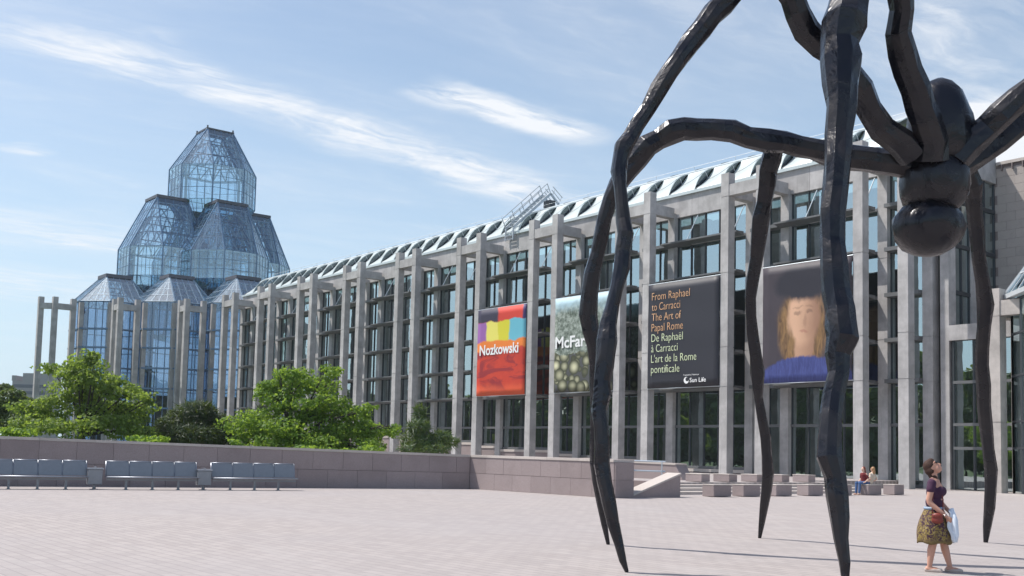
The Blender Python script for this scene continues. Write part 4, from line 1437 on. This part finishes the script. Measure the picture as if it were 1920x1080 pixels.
# young pines
mp = [(787, 775, 12, 16), (785, 800, 22, 14), (775, 825, 26, 14), (800, 830, 26, 14), (825, 820, 22, 12), (845, 828, 16, 9), (815, 842, 30, 10), (770, 842, 24, 8)]
b_ = px_blobs(mp, 52, rng, 0.8)
bs = at(795, 860, 52)
tree('young_pine', 'thin young pine beside the maple with bare lower stems', (bs.x, bs.y, -0.02), b_, 5200, 0.26, 'leaf_young_pine', rng, 0.08, 1.2, True)
mp = [(492, 770, 10, 14), (470, 790, 12, 16), (445, 800, 14, 16), (432, 818, 14, 12)]
b_ = px_blobs(mp, 63, rng, 0.8)
bs = at(460, 850, 63)
tree('young_pine', 'small dark pine half hidden left of the middle maple', (bs.x, bs.y, -0.02), b_, 2600, 0.26, 'leaf_pine', rng, 0.08, 1.2, True)
# trees at the far left
for (lab, mp, dep, lm, nl) in (
        ('dark green bushy tree at the far left edge', [(20, 750, 30, 22), (55, 765, 28, 20), (5, 780, 36, 26), (45, 790, 40, 24), (80, 785, 24, 16)], 74, 'leaf_far', 5200),
        ('distant dull tree top left of the paired columns', [(10, 728, 16, 9), (30, 738, 18, 8), (0, 735, 18, 12)], 130, 'leaf_far', 1500)):
    b_ = px_blobs(mp, dep, rng, 2.0)
    bs = at(30, 850, dep)
    tree('broadleaf_tree', lab, (bs.x, bs.y, -0.02), b_, nl, 0.28 if dep < 100 else 0.4, lm, rng, 0.15, 1.8)
# shrubs along the foot of the maples
mp = [(700, 842, 30, 10), (650, 848, 40, 9), (450, 838, 30, 10), (20, 812, 60, 9), (280, 826, 40, 8), (560, 846, 60, 9)]
b_ = clumps(px_blobs(mp, 50, rng, 1.0), rng, 5)
stuff(tag(leaf_cloud(rng, b_, 2600, 0.2).build('shrub_foliage', 'leaf_maple'), 'green shrub foliage along the top of the parapet wall', 'shrubs'))

# a row of street trees across the road to the left, seen only as reflections in the lower windows
proto_blobs = [((0, 0, 2.2), 4.4, 4.4, 2.2, 6), ((0, 0, 5.6), 4.2, 4.2, 2.6, 6), ((1.8, 0.6, 8.2), 2.6, 2.6, 2.2, 4), ((-1.6, -0.4, 8.4), 2.6, 2.6, 2.2, 4), ((0.2, 1.0, 10.4), 2.0, 2.0, 1.8, 3), ((0, -2.0, 5.6), 2.4, 2.4, 1.8, 3)]
belt = MB()
for i in range(70):
    cx, cy = (-350 + i * 8.6, -40 + rng.uniform(-5, 5)) if i < 35 else (-346 + (i - 35) * 8.6, -52 + rng.uniform(-4, 4))
    s_ = rng.uniform(1.3, 1.75)
    bl_ = [((cx + c[0] * s_, cy + c[1] * s_, c[2] * s_), rx * s_, ry * s_, rz * s_, w_) for (c, rx, ry, rz, w_) in proto_blobs]
    lc = leaf_cloud(rng, bl_, 1900, 1.15 * s_)
    belt.add(lc.v, lc.f)
stuff(tag(belt.build('tree_belt', 'leaf_far'), 'belt of leafy trees across the road, seen only mirrored in the lower windows', 'trees'))

# far office block at the left
fo = at(52, 712, 420)
ob = empty('office_block', (fo.x, fo.y, 0), 'distant grey stepped office block at the far left', 'building')
ang = math.atan2(RIGHT.y, RIGHT.x)
def fbox(u0, u1, z0, z1, mt, nm, dpt=12, fwd=0.0):
    r_ = Vector((RIGHT.x, RIGHT.y, 0)).normalized()
    f_ = Vector((FWD.x, FWD.y, 0)).normalized()
    c_ = Vector((fo.x, fo.y, 0))
    bq = [c_ + r_ * u0 + f_ * fwd, c_ + r_ * u1 + f_ * fwd, c_ + r_ * u1 + f_ * (fwd + dpt), c_ + r_ * u0 + f_ * (fwd + dpt)]
    return MB().hexa([Vector((q.x, q.y, z0)) for q in bq], [Vector((q.x, q.y, z1)) for q in bq]).build(nm, mt, ob)
fbox(-6, 8, 0, 25.5, 'far_wall', 'block')
fbox(-2.0, 8, 25.51, 28.6, 'far_wall', 'block')
fbox(-6.3, -4.8, 25.51, 27.6, 'far_wall', 'block')
for j in range(4):
    fbox(-5.4, 7.6, 15 + j * 2.6, 16.3 + j * 2.6, 'far_window', 'window_band', 0.3, -0.15)

# ------------------------------------------------------------------ the giant spider: a plain generic bronze of the same size and stance
spd = empty('spider_sculpture', at(1750, 1005, 18), 'giant dark bronze spider sculpture standing on tall jointed legs over the plaza', 'sculpture')
spd.location.z = 0
srng = random.Random(3)
def spider_leg(pts):
    """pts: (x, y, depth, width) from foot to body"""
    P = [at(x, y, d) for (x, y, d, w) in pts]
    Rr = [w / 2 * d / FPX for (x, y, d, w) in pts]
    # round the run with a Catmull-Rom curve
    Q, RQ = [], []
    for i in range(len(P) - 1):
        p0, p1, p2, p3 = P[max(i - 1, 0)], P[i], P[i + 1], P[min(i + 2, len(P) - 1)]
        for s_ in (0, 0.5):
            a = 0.5 * ((2 * p1) + (p2 - p0) * s_ + (2 * p0 - 5 * p1 + 4 * p2 - p3) * s_ ** 2 + (3 * p1 - p0 - 3 * p2 + p3) * s_ ** 3)
            rr = lerp(Rr[i], Rr[i + 1], s_) * srng.uniform(0.93, 1.06)
            if s_ == 0 and 1 < i < len(P) - 2 and i % 3 == 0:
                rr *= 1.12                                     # knuckle
            j_ = rr * 0.16
            Q.append(a + Vector((srng.uniform(-j_, j_), srng.uniform(-j_, j_), srng.uniform(-j_, j_))))
            RQ.append(rr)
    Q.append(P[-1])
    RQ.append(Rr[-1])
    Q[0].z = 0.0
    return MB().tube(Q, RQ, 9, srng, 0.12)
def gy(x, depth):
    """pixel row of the ground at a column and depth"""
    h_ = CYPX + FPX * (FWD.z / UP.z) + (x - 960) * RIGHT.z / UP.z
    return h_ + 1.6 * FPX / depth / UP.z
def dep(lst, d0, d1, power=1.0):
    n_ = len(lst) - 1
    L = [0.0]
    for a, b in zip(lst[:-1], lst[1:]):
        L.append(L[-1] + math.hypot(b[0] - a[0], b[1] - a[1]))
    return [(x, y, d0 + (d1 - d0) * (l_ / L[-1]) ** power, w) for (x, y, w), l_ in zip(lst, L)]
def foot(x, y):
    h_ = gy(x, 1e9)
    return 1.6 * FPX / UP.z / (y - h_)
BD = 18.0
legs = []
A = [(1176, 1073, 8), (1160, 1020, 20), (1140, 940, 28), (1129, 870, 29), (1126, 800, 29), (1128, 740, 33), (1131, 690, 32), (1134, 640, 38), (1148, 575, 28), (1163, 500, 29), (1172, 440, 30),
     (1166, 380, 27), (1161, 320, 26), (1170, 275, 34), (1195, 235, 32), (1235, 165, 33), (1275, 105, 37), (1318, 50, 42), (1358, 0, 44), (1405, -45, 44), (1448, -48, 44), (1486, -6, 44), (1515, 55, 50), (1566, 108, 50), (1610, 165, 46), (1655, 235, 50), (1712, 292, 56)]
legs.append(dep(A, foot(1176, 1073), BD - 0.3, 1.4))
B = [(1140, 1021, 7), (1126, 940, 17), (1114, 870, 20), (1116, 800, 22), (1120, 720, 26), (1112, 650, 30), (1101, 590, 34), (1112, 510, 31), (1127, 440, 27), (1142, 375, 27), (1172, 322, 40), (1212, 275, 42), (1260, 246, 43), (1310, 240, 44),
     (1370, 246, 40), (1440, 264, 42), (1500, 268, 42), (1560, 284, 46), (1630, 294, 52), (1712, 308, 56)]
legs.append(dep(B, foot(1140, 1021), BD, 1.0))
C = [(1424, 1009, 6), (1433, 950, 16), (1440, 890, 22), (1434, 820, 18), (1421, 745, 17), (1422, 700, 26), (1412, 630, 20), (1408, 560, 22), (1418, 480, 25), (1428, 410, 28), (1438, 350, 31), (1446, 300, 36), (1462, 262, 38), (1492, 275, 34), (1550, 296, 30), (1640, 304, 36), (1715, 312, 50)]
legs.append(dep(C, foot(1424, 1009), BD + 0.8, 1.0))
D = [(1585, 1092, 14), (1581, 1010, 27), (1572, 930, 40), (1560, 860, 46), (1560, 780, 44), (1572, 700, 40), (1578, 635, 56), (1575, 580, 56), (1566, 500, 50), (1566, 400, 46), (1573, 300, 48), (1578, 200, 58), (1582, 110, 66), (1588, 45, 78), (1605, -30, 70), (1645, -80, 60), (1682, -50, 50), (1687, 20, 44), (1690, 100, 44), (1715, 165, 48), (1736, 225, 52), (1745, 300, 56)]
legs.append(dep(D, foot(1585, 1092), BD - 0.4, 1.2))
E_ = [(1848, 1017, 8), (1855, 950, 20), (1858, 880, 23), (1850, 800, 21), (1845, 720, 25), (1842, 650, 25), (1847, 570, 27), (1836, 480, 25), (1830, 400, 27), (1822, 345, 30), (1806, 312, 44), (1770, 300, 50)]
legs.append(dep(E_, foot(1848, 1017), BD + 0.6, 1.0))
F_ = [(2190, 1092, 10), (2212, 900, 26), (2200, 700, 32), (2215, 450, 36), (2170, 180, 44), (2070, 92, 48), (1960, 150, 50), (1905, 190, 50), (1850, 240, 54), (1788, 300, 62)]
legs.append(dep(F_, foot(2190, 1092), BD - 0.2, 1.0))
G_ = [(2100, 1036, 8), (2115, 850, 20), (2105, 600, 26), (2090, 330, 32), (2010, 180, 38), (1930, 215, 40), (1870, 262, 44), (1795, 308, 56)]
legs.append(dep(G_, foot(2100, 1036), BD + 0.5, 1.0))
H_ = [(2032, 1018, 8), (2045, 850, 18), (2035, 600, 24), (2030, 330, 30), (1985, 205, 34), (1900, 240, 36), (1800, 300, 48)]
legs.append(dep(H_, foot(2032, 1018), BD + 0.7, 1.0))
for lg_ in legs:
    spider_leg(lg_).build('leg', 'bronze', spd, False, 0.012)
k_ = BD / FPX
def spider_lathe(name, x, ytop, prof, nn=26, jit=0.05, lean=0.0):
    """prof: (half width px, y px)"""
    mb = MB()
    vs, fs = [], []
    for j, (hw, y) in enumerate(prof):
        c = at(x + lean * (y - ytop), y, BD)
        for q in range(nn):
            a = 2 * math.pi * q / nn
            r_ = hw * k_ * (1 + srng.uniform(-jit, jit))
            vs.append((c.x + r_ * math.cos(a), c.y + r_ * math.sin(a), c.z))
    m_ = len(prof)
    for j in range(m_ - 1):
        for q in range(nn):
            fs.append((j * nn + q, (j + 1) * nn + q, (j + 1) * nn + (q + 1) % nn, j * nn + (q + 1) % nn))
    fs += [tuple(range(nn)), tuple((m_ - 1) * nn + q for q in range(nn - 1, -1, -1))]
    return mb.add(vs, fs).build(name, 'bronze', spd, True)
spider_lathe('abdomen', 1762, 148, [(8, 148), (24, 156), (38, 172), (50, 196), (58, 222), (62, 250), (62, 272), (56, 295), (46, 312)], jit=0.045)
spider_lathe('thorax', 1752, 300, [(40, 296), (54, 306), (62, 325), (64, 345), (60, 365), (54, 382), (40, 396), (20, 404)], jit=0.045)
spider_lathe('egg_pouch', 1740, 380, [(22, 378), (48, 390), (62, 408), (66, 428), (60, 448), (46, 466), (26, 477), (8, 481)], jit=0.045)

# ------------------------------------------------------------------ people
def remesh(o, vox=0.012, it=6, fac=0.5):
    r_ = o.modifiers.new('remesh', 'REMESH')
    r_.mode = 'VOXEL'
    r_.voxel_size = vox
    r_.use_smooth_shade = True
    s_ = o.modifiers.new('smooth', 'SMOOTH')
    s_.iterations = it
    s_.factor = fac

def limb(mb, pts, rad, n=10):
    mb.tube(pts, rad, n)
    for p_, r_ in zip(pts, rad):
        mb.ellipsoid(p_, r_, r_, r_, 10, 6)

def hand(mb, wrist, d, palm_n, size=0.17, curl=0.6):
    """palm, four fingers and a thumb; d = direction of the hand, palm_n = palm normal (side the fingers curl to)"""
    d = Vector(d).normalized()
    pn = Vector(palm_n)
    pn = (pn - d * pn.dot(d)).normalized()
    s_ = d.cross(pn)
    w = Vector(wrist)
    mb.ellipsoid(w + d * size * 0.26, size * 0.24, size * 0.24, size * 0.16, 10, 7,
                 Matrix((s_, d, pn)).transposed())
    for i, ln in enumerate((0.40, 0.46, 0.43, 0.34)):
        o_ = s_ * (i - 1.5) * size * 0.125
        k0 = w + d * size * 0.44 + o_
        k1 = k0 + (d * math.cos(curl * 0.5) + pn * math.sin(curl * 0.5)) * size * ln * 0.5
        k2 = k1 + (d * math.cos(curl * 1.4) + pn * math.sin(curl * 1.4)) * size * ln * 0.5
        limb(mb, [k0, k1, k2], [0.0095, 0.009, 0.0075], 7)
    t0 = w + d * size * 0.15 - s_ * size * 0.20
    t1 = t0 + (d * 0.7 - s_ * 0.6 + pn * 0.3).normalized() * size * 0.22
    t2 = t1 + (d * 0.9 + pn * 0.5).normalized() * size * 0.18
    limb(mb, [t0, t1, t2], [0.0125, 0.011, 0.009], 7)

# woman: local x = the way she faces, y = her left, z up
WPOS = Vector((-8.52, 14.93, 0))
wo = empty('person', WPOS, 'woman in plum top and gold patterned skirt looking up at the sculpture', 'person', None, R(20))
body = MB()
# legs
limb(body, [(0.03, 0.08, 0.80), (0.09, 0.09, 0.47), (0.12, 0.095, 0.32), (0.18, 0.10, 0.09)], [0.085, 0.058, 0.060, 0.036])
limb(body, [(-0.01, -0.08, 0.80), (-0.01, -0.085, 0.47), (-0.045, -0.085, 0.32), (-0.07, -0.09, 0.09)], [0.085, 0.058, 0.060, 0.036])
for (fx, fy) in ((0.18, 0.10), (-0.07, -0.09)):
    limb(body, [(fx - 0.03, fy, 0.045), (fx + 0.08, fy + 0.005, 0.04), (fx + 0.16, fy + 0.01, 0.025)], [0.038, 0.036, 0.024])
# trunk
body.ellipsoid((-0.02, 0, 0.86), 0.14, 0.175, 0.14)
body.ellipsoid((0.0, 0, 1.03), 0.115, 0.145, 0.16)
body.ellipsoid((0.0, 0, 1.20), 0.115, 0.165, 0.15)
body.ellipsoid((0.07, 0.07, 1.19), 0.07, 0.075, 0.07)
body.ellipsoid((0.07, -0.07, 1.19), 0.07, 0.075, 0.07)
limb(body, [(-0.01, 0.155, 1.315), (-0.01, -0.155, 1.315)], [0.058, 0.058])
body.ellipsoid((-0.015, 0, 1.32), 0.08, 0.13, 0.07)
# neck and thrown back head
limb(body, [(-0.015, 0, 1.33), (-0.02, 0, 1.42), (-0.025, 0, 1.46)], [0.062, 0.053, 0.053])
tilt = R(-42)
HR = Matrix.Rotation(tilt, 3, 'Y')
HC = Vector((-0.03, 0, 1.535))
def hp(x, y, z):
    return HC + HR @ Vector((x, y, z))
body.ellipsoid(hp(0, 0, 0.025), 0.094, 0.074, 0.10, 18, 12, HR)
body.ellipsoid(hp(0.028, 0, -0.045), 0.066, 0.058, 0.072, 14, 10, HR)
body.ellipsoid(hp(0.062, 0, -0.095), 0.024, 0.026, 0.02, 10, 7, HR)              # chin
limb(body, [hp(0.088, 0, 0.012), hp(0.104, 0, -0.02), hp(0.112, 0, -0.036)], [0.009, 0.012, 0.013], 8)   # nose
body.ellipsoid(hp(0.088, 0, -0.066), 0.012, 0.024, 0.007, 10, 6, HR)
body.ellipsoid(hp(0.086, 0, -0.079), 0.012, 0.020, 0.007, 10, 6, HR)
for s_ in (-1, 1):
    body.ellipsoid(hp(-0.005, s_ * 0.073, -0.012), 0.018, 0.009, 0.030, 10, 7, HR)   # ears
    body.ellipsoid(hp(0.078, s_ * 0.030, 0.028), 0.012, 0.018, 0.010, 10, 6, HR)
# arms: right one bent across to hold the cloth, left one hanging back
limb(body, [(-0.01, -0.185, 1.30), (-0.05, -0.225, 1.06), (-0.04, -0.225, 1.02)], [0.052, 0.042, 0.040])
limb(body, [(-0.04, -0.225, 1.02), (0.10, -0.21, 0.90), (0.185, -0.18, 0.825)], [0.041, 0.035, 0.026])
hand(body, (0.19, -0.178, 0.82), (0.62, 0.25, -0.55), (-0.1, 0.9, 0.2), 0.17, 0.7)
limb(body, [(-0.01, 0.185, 1.30), (0.02, 0.235, 1.06), (0.02, 0.235, 1.03)], [0.052, 0.042, 0.040])
limb(body, [(0.02, 0.235, 1.03), (0.13, 0.20, 0.92), (0.20, 0.12, 0.86)], [0.041, 0.034, 0.026])
hand(body, (0.205, 0.115, 0.857), (0.5, -0.5, -0.4), (-0.5, -0.5, -0.3), 0.165, 0.9)
ob_ = local_build(body, 'body', 'skin', wo, True)
remesh(ob_, 0.0095, 3, 0.4)
# top
top = MB()
top.ellipsoid((-0.01, 0, 1.02), 0.128, 0.160, 0.13, 20, 12)
top.ellipsoid((0.0, 0, 1.17), 0.126, 0.172, 0.155, 20, 12)
top.ellipsoid((0.075, 0.07, 1.185), 0.078, 0.084, 0.078)
top.ellipsoid((0.075, -0.07, 1.185), 0.078, 0.084, 0.078)
for s_ in (-1, 1):
    limb(top, [(-0.02, s_ * 0.105, 1.325), (-0.015, s_ * 0.175, 1.305), (-0.028, s_ * 0.205, 1.215)], [0.060, 0.066, 0.064])
top.ellipsoid((-0.045, 0, 1.30), 0.065, 0.14, 0.075)
ot = local_build(top, 'top', 'plum_cotton', wo, True)
remesh(ot, 0.011, 5, 0.5)
# skirt: a gathered bell with a gentle flare
vs, fs = [], []
NS, NZ = 48, 16
for j in range(NZ + 1):
    q = j / NZ
    z_ = 0.93 - q * 0.51
    rx = 0.128 + 0.12 * math.sin(min(1, q * 1.35) * math.pi / 2) - 0.02 * max(0, q - 0.75)
    ry = 0.158 + 0.085 * math.sin(min(1, q * 1.35) * math.pi / 2) - 0.02 * max(0, q - 0.75)
    for k in range(NS):
        a = 2 * math.pi * k / NS
        fold = 1 + q * (0.045 * math.sin(7 * a + 0.6) + 0.03 * math.sin(11 * a + 2 + q * 2))
        vs.append((-0.02 + rx * math.cos(a) * fold, ry * math.sin(a) * fold, z_ + 0.012 * q * math.sin(5 * a)))
for j in range(NZ):
    for k in range(NS):
        fs.append((j * NS + k, (j + 1) * NS + k, (j + 1) * NS + (k + 1) % NS, j * NS + (k + 1) % NS))
sk = local_build(MB().add(vs, fs), 'skirt', 'patterned_skirt', wo, True)
so = sk.modifiers.new('thick', 'SOLIDIFY')
so.thickness = 0.008
vs = []
for z_ in (0.915, 0.955):
    vs += [(-0.02 + 0.142 * math.cos(2 * math.pi * k / 32), 0.172 * math.sin(2 * math.pi * k / 32), z_) for k in range(32)]
bl = local_build(MB().add(vs, [(k, (k + 1) % 32, 32 + (k + 1) % 32, 32 + k) for k in range(32)]), 'waistband', 'belt_blue', wo, True)
so = bl.modifiers.new('thick', 'SOLIDIFY')
so.thickness = 0.012
# hair: cap and a loose bun at the nape
hair = MB()
hair.ellipsoid(hp(-0.018, 0, 0.050), 0.102, 0.086, 0.094, 18, 12, HR)
hair.ellipsoid(hp(0.02, 0, 0.085), 0.072, 0.070, 0.056, 16, 10, HR)
hair.ellipsoid(hp(-0.085, 0, -0.005), 0.055, 0.066, 0.070, 14, 10, HR)
hair.ellipsoid(hp(-0.10, 0.0, -0.085), 0.045, 0.055, 0.060, 14, 10, HR)
hair.ellipsoid(hp(-0.075, -0.03, -0.13), 0.035, 0.035, 0.05, 12, 8, HR)
for s_ in (-1, 1):
    hair.ellipsoid(hp(-0.045, s_ * 0.062, -0.02), 0.045, 0.024, 0.055, 12, 8, HR)
oh = local_build(hair, 'hair', 'hair_brown', wo, True)
remesh(oh, 0.010, 4, 0.5)
sg_ = MB()
for s_ in (-1, 1):
    sg_.ellipsoid(hp(0.093, s_ * 0.034, 0.026), 0.012, 0.029, 0.021, 12, 7, HR)
    sg_.tube([hp(0.088, s_ * 0.060, 0.030), hp(0.05, s_ * 0.080, 0.026), hp(-0.01, s_ * 0.082, 0.012)], 0.005, 6)
sg_.tube([hp(0.1, -0.01, 0.03), hp(0.1, 0.01, 0.03)], 0.005, 6)
local_build(sg_, 'sunglasses', 'black_plastic', wo, True)
for (fx, fy) in ((0.18, 0.10), (-0.07, -0.09)):
    sh_ = MB()
    limb(sh_, [(fx - 0.045, fy, 0.030), (fx + 0.06, fy + 0.005, 0.026), (fx + 0.15, fy + 0.01, 0.024)], [0.034, 0.044, 0.036])
    o_ = local_build(sh_, 'shoe', 'shoe_tan', wo, True)
    remesh(o_, 0.009, 4, 0.5)
wt = local_build(MB().tube([(0.165 + 0.031 * math.cos(a / 8 * 2 * math.pi) * 0.6, -0.185 + 0.031 * math.sin(a / 8 * 2 * math.pi), 0.84 + 0.02 * math.cos(a / 8 * 2 * math.pi)) for a in range(9)], 0.007, 6), 'wristwatch', 'silver', wo, True)
wrot = Matrix.Rotation(R(20), 4, 'Z')
def wworld(v):
    return WPOS + (wrot @ Vector(v))
# red purse
pu = empty('purse', wworld((0.05, -0.24, 0.72)), 'small red leather purse hanging at the woman\'s hip', 'purse', None, R(20))
ps_ = MB()
ps_.ellipsoid((0.02, -0.01, 0.09), 0.080, 0.040, 0.070, 16, 10)
ps_.ellipsoid((0.02, -0.01, 0.045), 0.088, 0.042, 0.048, 16, 10)
o_ = local_build(ps_, 'pouch', 'red_leather', pu, True)
remesh(o_, 0.010, 3, 0.5)
fl = MB().ellipsoid((0.02, -0.03, 0.115), 0.076, 0.030, 0.042, 16, 8)
local_build(fl, 'flap', 'red_leather', pu, True)
local_build(MB().tube([(-0.05, 0.0, 0.15), (-0.06, 0.05, 0.30), (-0.04, 0.10, 0.55), (-0.03, 0.16, 0.62), (0.0, 0.22, 0.60), (0.08, 0.12, 0.35), (0.09, 0.03, 0.15)], 0.008, 6), 'strap', 'red_leather', pu, True)
# pale jacket over the forearm
jk = empty('jacket', wworld((0.22, -0.11, 0.52)), 'pale blue white jacket draped over the woman\'s forearm', 'jacket', None, R(20))
vs, fs = [], []
NA, NB = 20, 18
for j in range(NB + 1):
    q = j / NB
    for k in range(NA):
        a = 2 * math.pi * k / NA
        rr = 0.044 + 0.022 * math.sin(q * math.pi) + 0.013 * math.sin(3 * a + q * 5) + 0.006 * math.sin(7 * a + 9 * q)
        rr *= (0.55 if j in (0, NB) else 1)
        vs.append((0.03 + 0.05 * q - 0.03 + rr * 0.7 * math.cos(a) + 0.02 * math.sin(q * 9), rr * 1.25 * math.sin(a) + 0.03 * math.sin(4 * q), 0.40 - 0.46 * q + 0.02 * math.sin(2 * a)))
for j in range(NB):
    for k in range(NA):
        fs.append((j * NA + k, (j + 1) * NA + k, (j + 1) * NA + (k + 1) % NA, j * NA + (k + 1) % NA))
fs += [tuple(range(NA)), tuple(NB * NA + k for k in range(NA - 1, -1, -1))]
local_build(MB().add(vs, fs), 'drape', 'white_cloth', jk, True)
sl_ = MB().tube([(0.02, 0.02, 0.42), (0.07, -0.03, 0.25), (0.085, -0.02, 0.05), (0.07, -0.03, -0.06)], [0.03, 0.045, 0.042, 0.036], 12)
local_build(sl_, 'sleeve', 'white_cloth', jk, True)

# two people sitting on a block by the columns
def seated(label, loc, rotz, hairm, topm, legm, skin, lean):
    e = empty('person', loc, label, 'person', None, rotz)
    mb = MB()
    limb(mb, [(0, 0, 0.60), (lean * 0.5, 0, 0.80), (lean, 0, 0.98)], [0.14, 0.13, 0.13])
    limb(mb, [(lean, -0.15, 1.0), (lean, 0.15, 1.0)], [0.06, 0.06])
    limb(mb, [(lean, 0, 1.02), (lean * 1.2, 0, 1.12)], [0.055, 0.05])
    mb.ellipsoid((lean * 1.3 + 0.02, 0, 1.23), 0.095, 0.078, 0.115)
    mb.ellipsoid((lean * 1.3 + 0.115, 0, 1.21), 0.018, 0.014, 0.02)
    for s_ in (-1, 1):
        limb(mb, [(lean, s_ * 0.17, 1.0), (lean - 0.08, s_ * 0.24, 0.78), (lean + 0.12, s_ * 0.20, 0.62)], [0.05, 0.042, 0.032])
        hand(mb, (lean + 0.12, s_ * 0.20, 0.62), (1, -s_ * 0.3, -0.2), (0, 0, -1), 0.16, 0.4)
        limb(mb, [(0, s_ * 0.09, 0.58), (0.42, s_ * 0.10, 0.56), (0.45, s_ * 0.10, 0.10)], [0.09, 0.065, 0.045])
        limb(mb, [(0.43, s_ * 0.10, 0.05), (0.58, s_ * 0.11, 0.035)], [0.045, 0.035])
    o_ = local_build(mb, 'body', skin, e, True)
    remesh(o_, 0.014, 3, 0.4)
    tp = MB()
    limb(tp, [(0, 0, 0.60), (lean * 0.5, 0, 0.80), (lean, 0, 0.96)], [0.155, 0.145, 0.145])
    for s_ in (-1, 1):
        limb(tp, [(lean, s_ * 0.14, 1.0), (lean - 0.05, s_ * 0.22, 0.85)], [0.066, 0.058])
    o_ = local_build(tp, 'shirt', topm, e, True)
    remesh(o_, 0.014, 4, 0.5)
    tr_ = MB()
    for s_ in (-1, 1):
        limb(tr_, [(0, s_ * 0.09, 0.59), (0.42, s_ * 0.10, 0.57), (0.45, s_ * 0.10, 0.12)], [0.105, 0.078, 0.058])
    o_ = local_build(tr_, 'trousers', legm, e, True)
    remesh(o_, 0.014, 4, 0.5)
    hm = MB()
    hm.ellipsoid((lean * 1.3 - 0.015, 0, 1.255), 0.105, 0.092, 0.115)
    hm.ellipsoid((lean * 1.3 - 0.07, 0, 1.12), 0.06, 0.085, 0.15)
    o_ = local_build(hm, 'hair', hairm, e, True)
    remesh(o_, 0.014, 4, 0.5)
    return e
seated('person with long red hair in dark red top and jeans on a granite block', (-29.55, 45.42, 0), R(-100), 'hair_red', 'red_cotton', 'denim', 'skin_pale', 0.05)
seated('person with light brown hair in cream top leaning back on a granite block', (-29.6, 45.98, 0), R(175), 'hair_blond', 'cream_cotton', 'denim', 'skin_pale', -0.12)

# ------------------------------------------------------------------ summer haze
hm, ht = mat('haze_air')
ho = ht.node('ShaderNodeOutputMaterial')
pv_ = ht.node('ShaderNodeVolumePrincipled')
pv_.inputs['Color'].default_value = (0.90, 0.95, 1.0, 1)
pv_.inputs['Density'].default_value = 0.0002
pv_.inputs['Anisotropy'].default_value = 0.2
ht.l.new(pv_.outputs[0], ho.inputs['Volume'])
hb_ = MB().box(-1410, 910, -910, 1310, -1.0, 58.0).build('haze', None)
hb_.data.materials.append(hm)
stuff(hb_)
SC.cycles.volume_bounces = 0
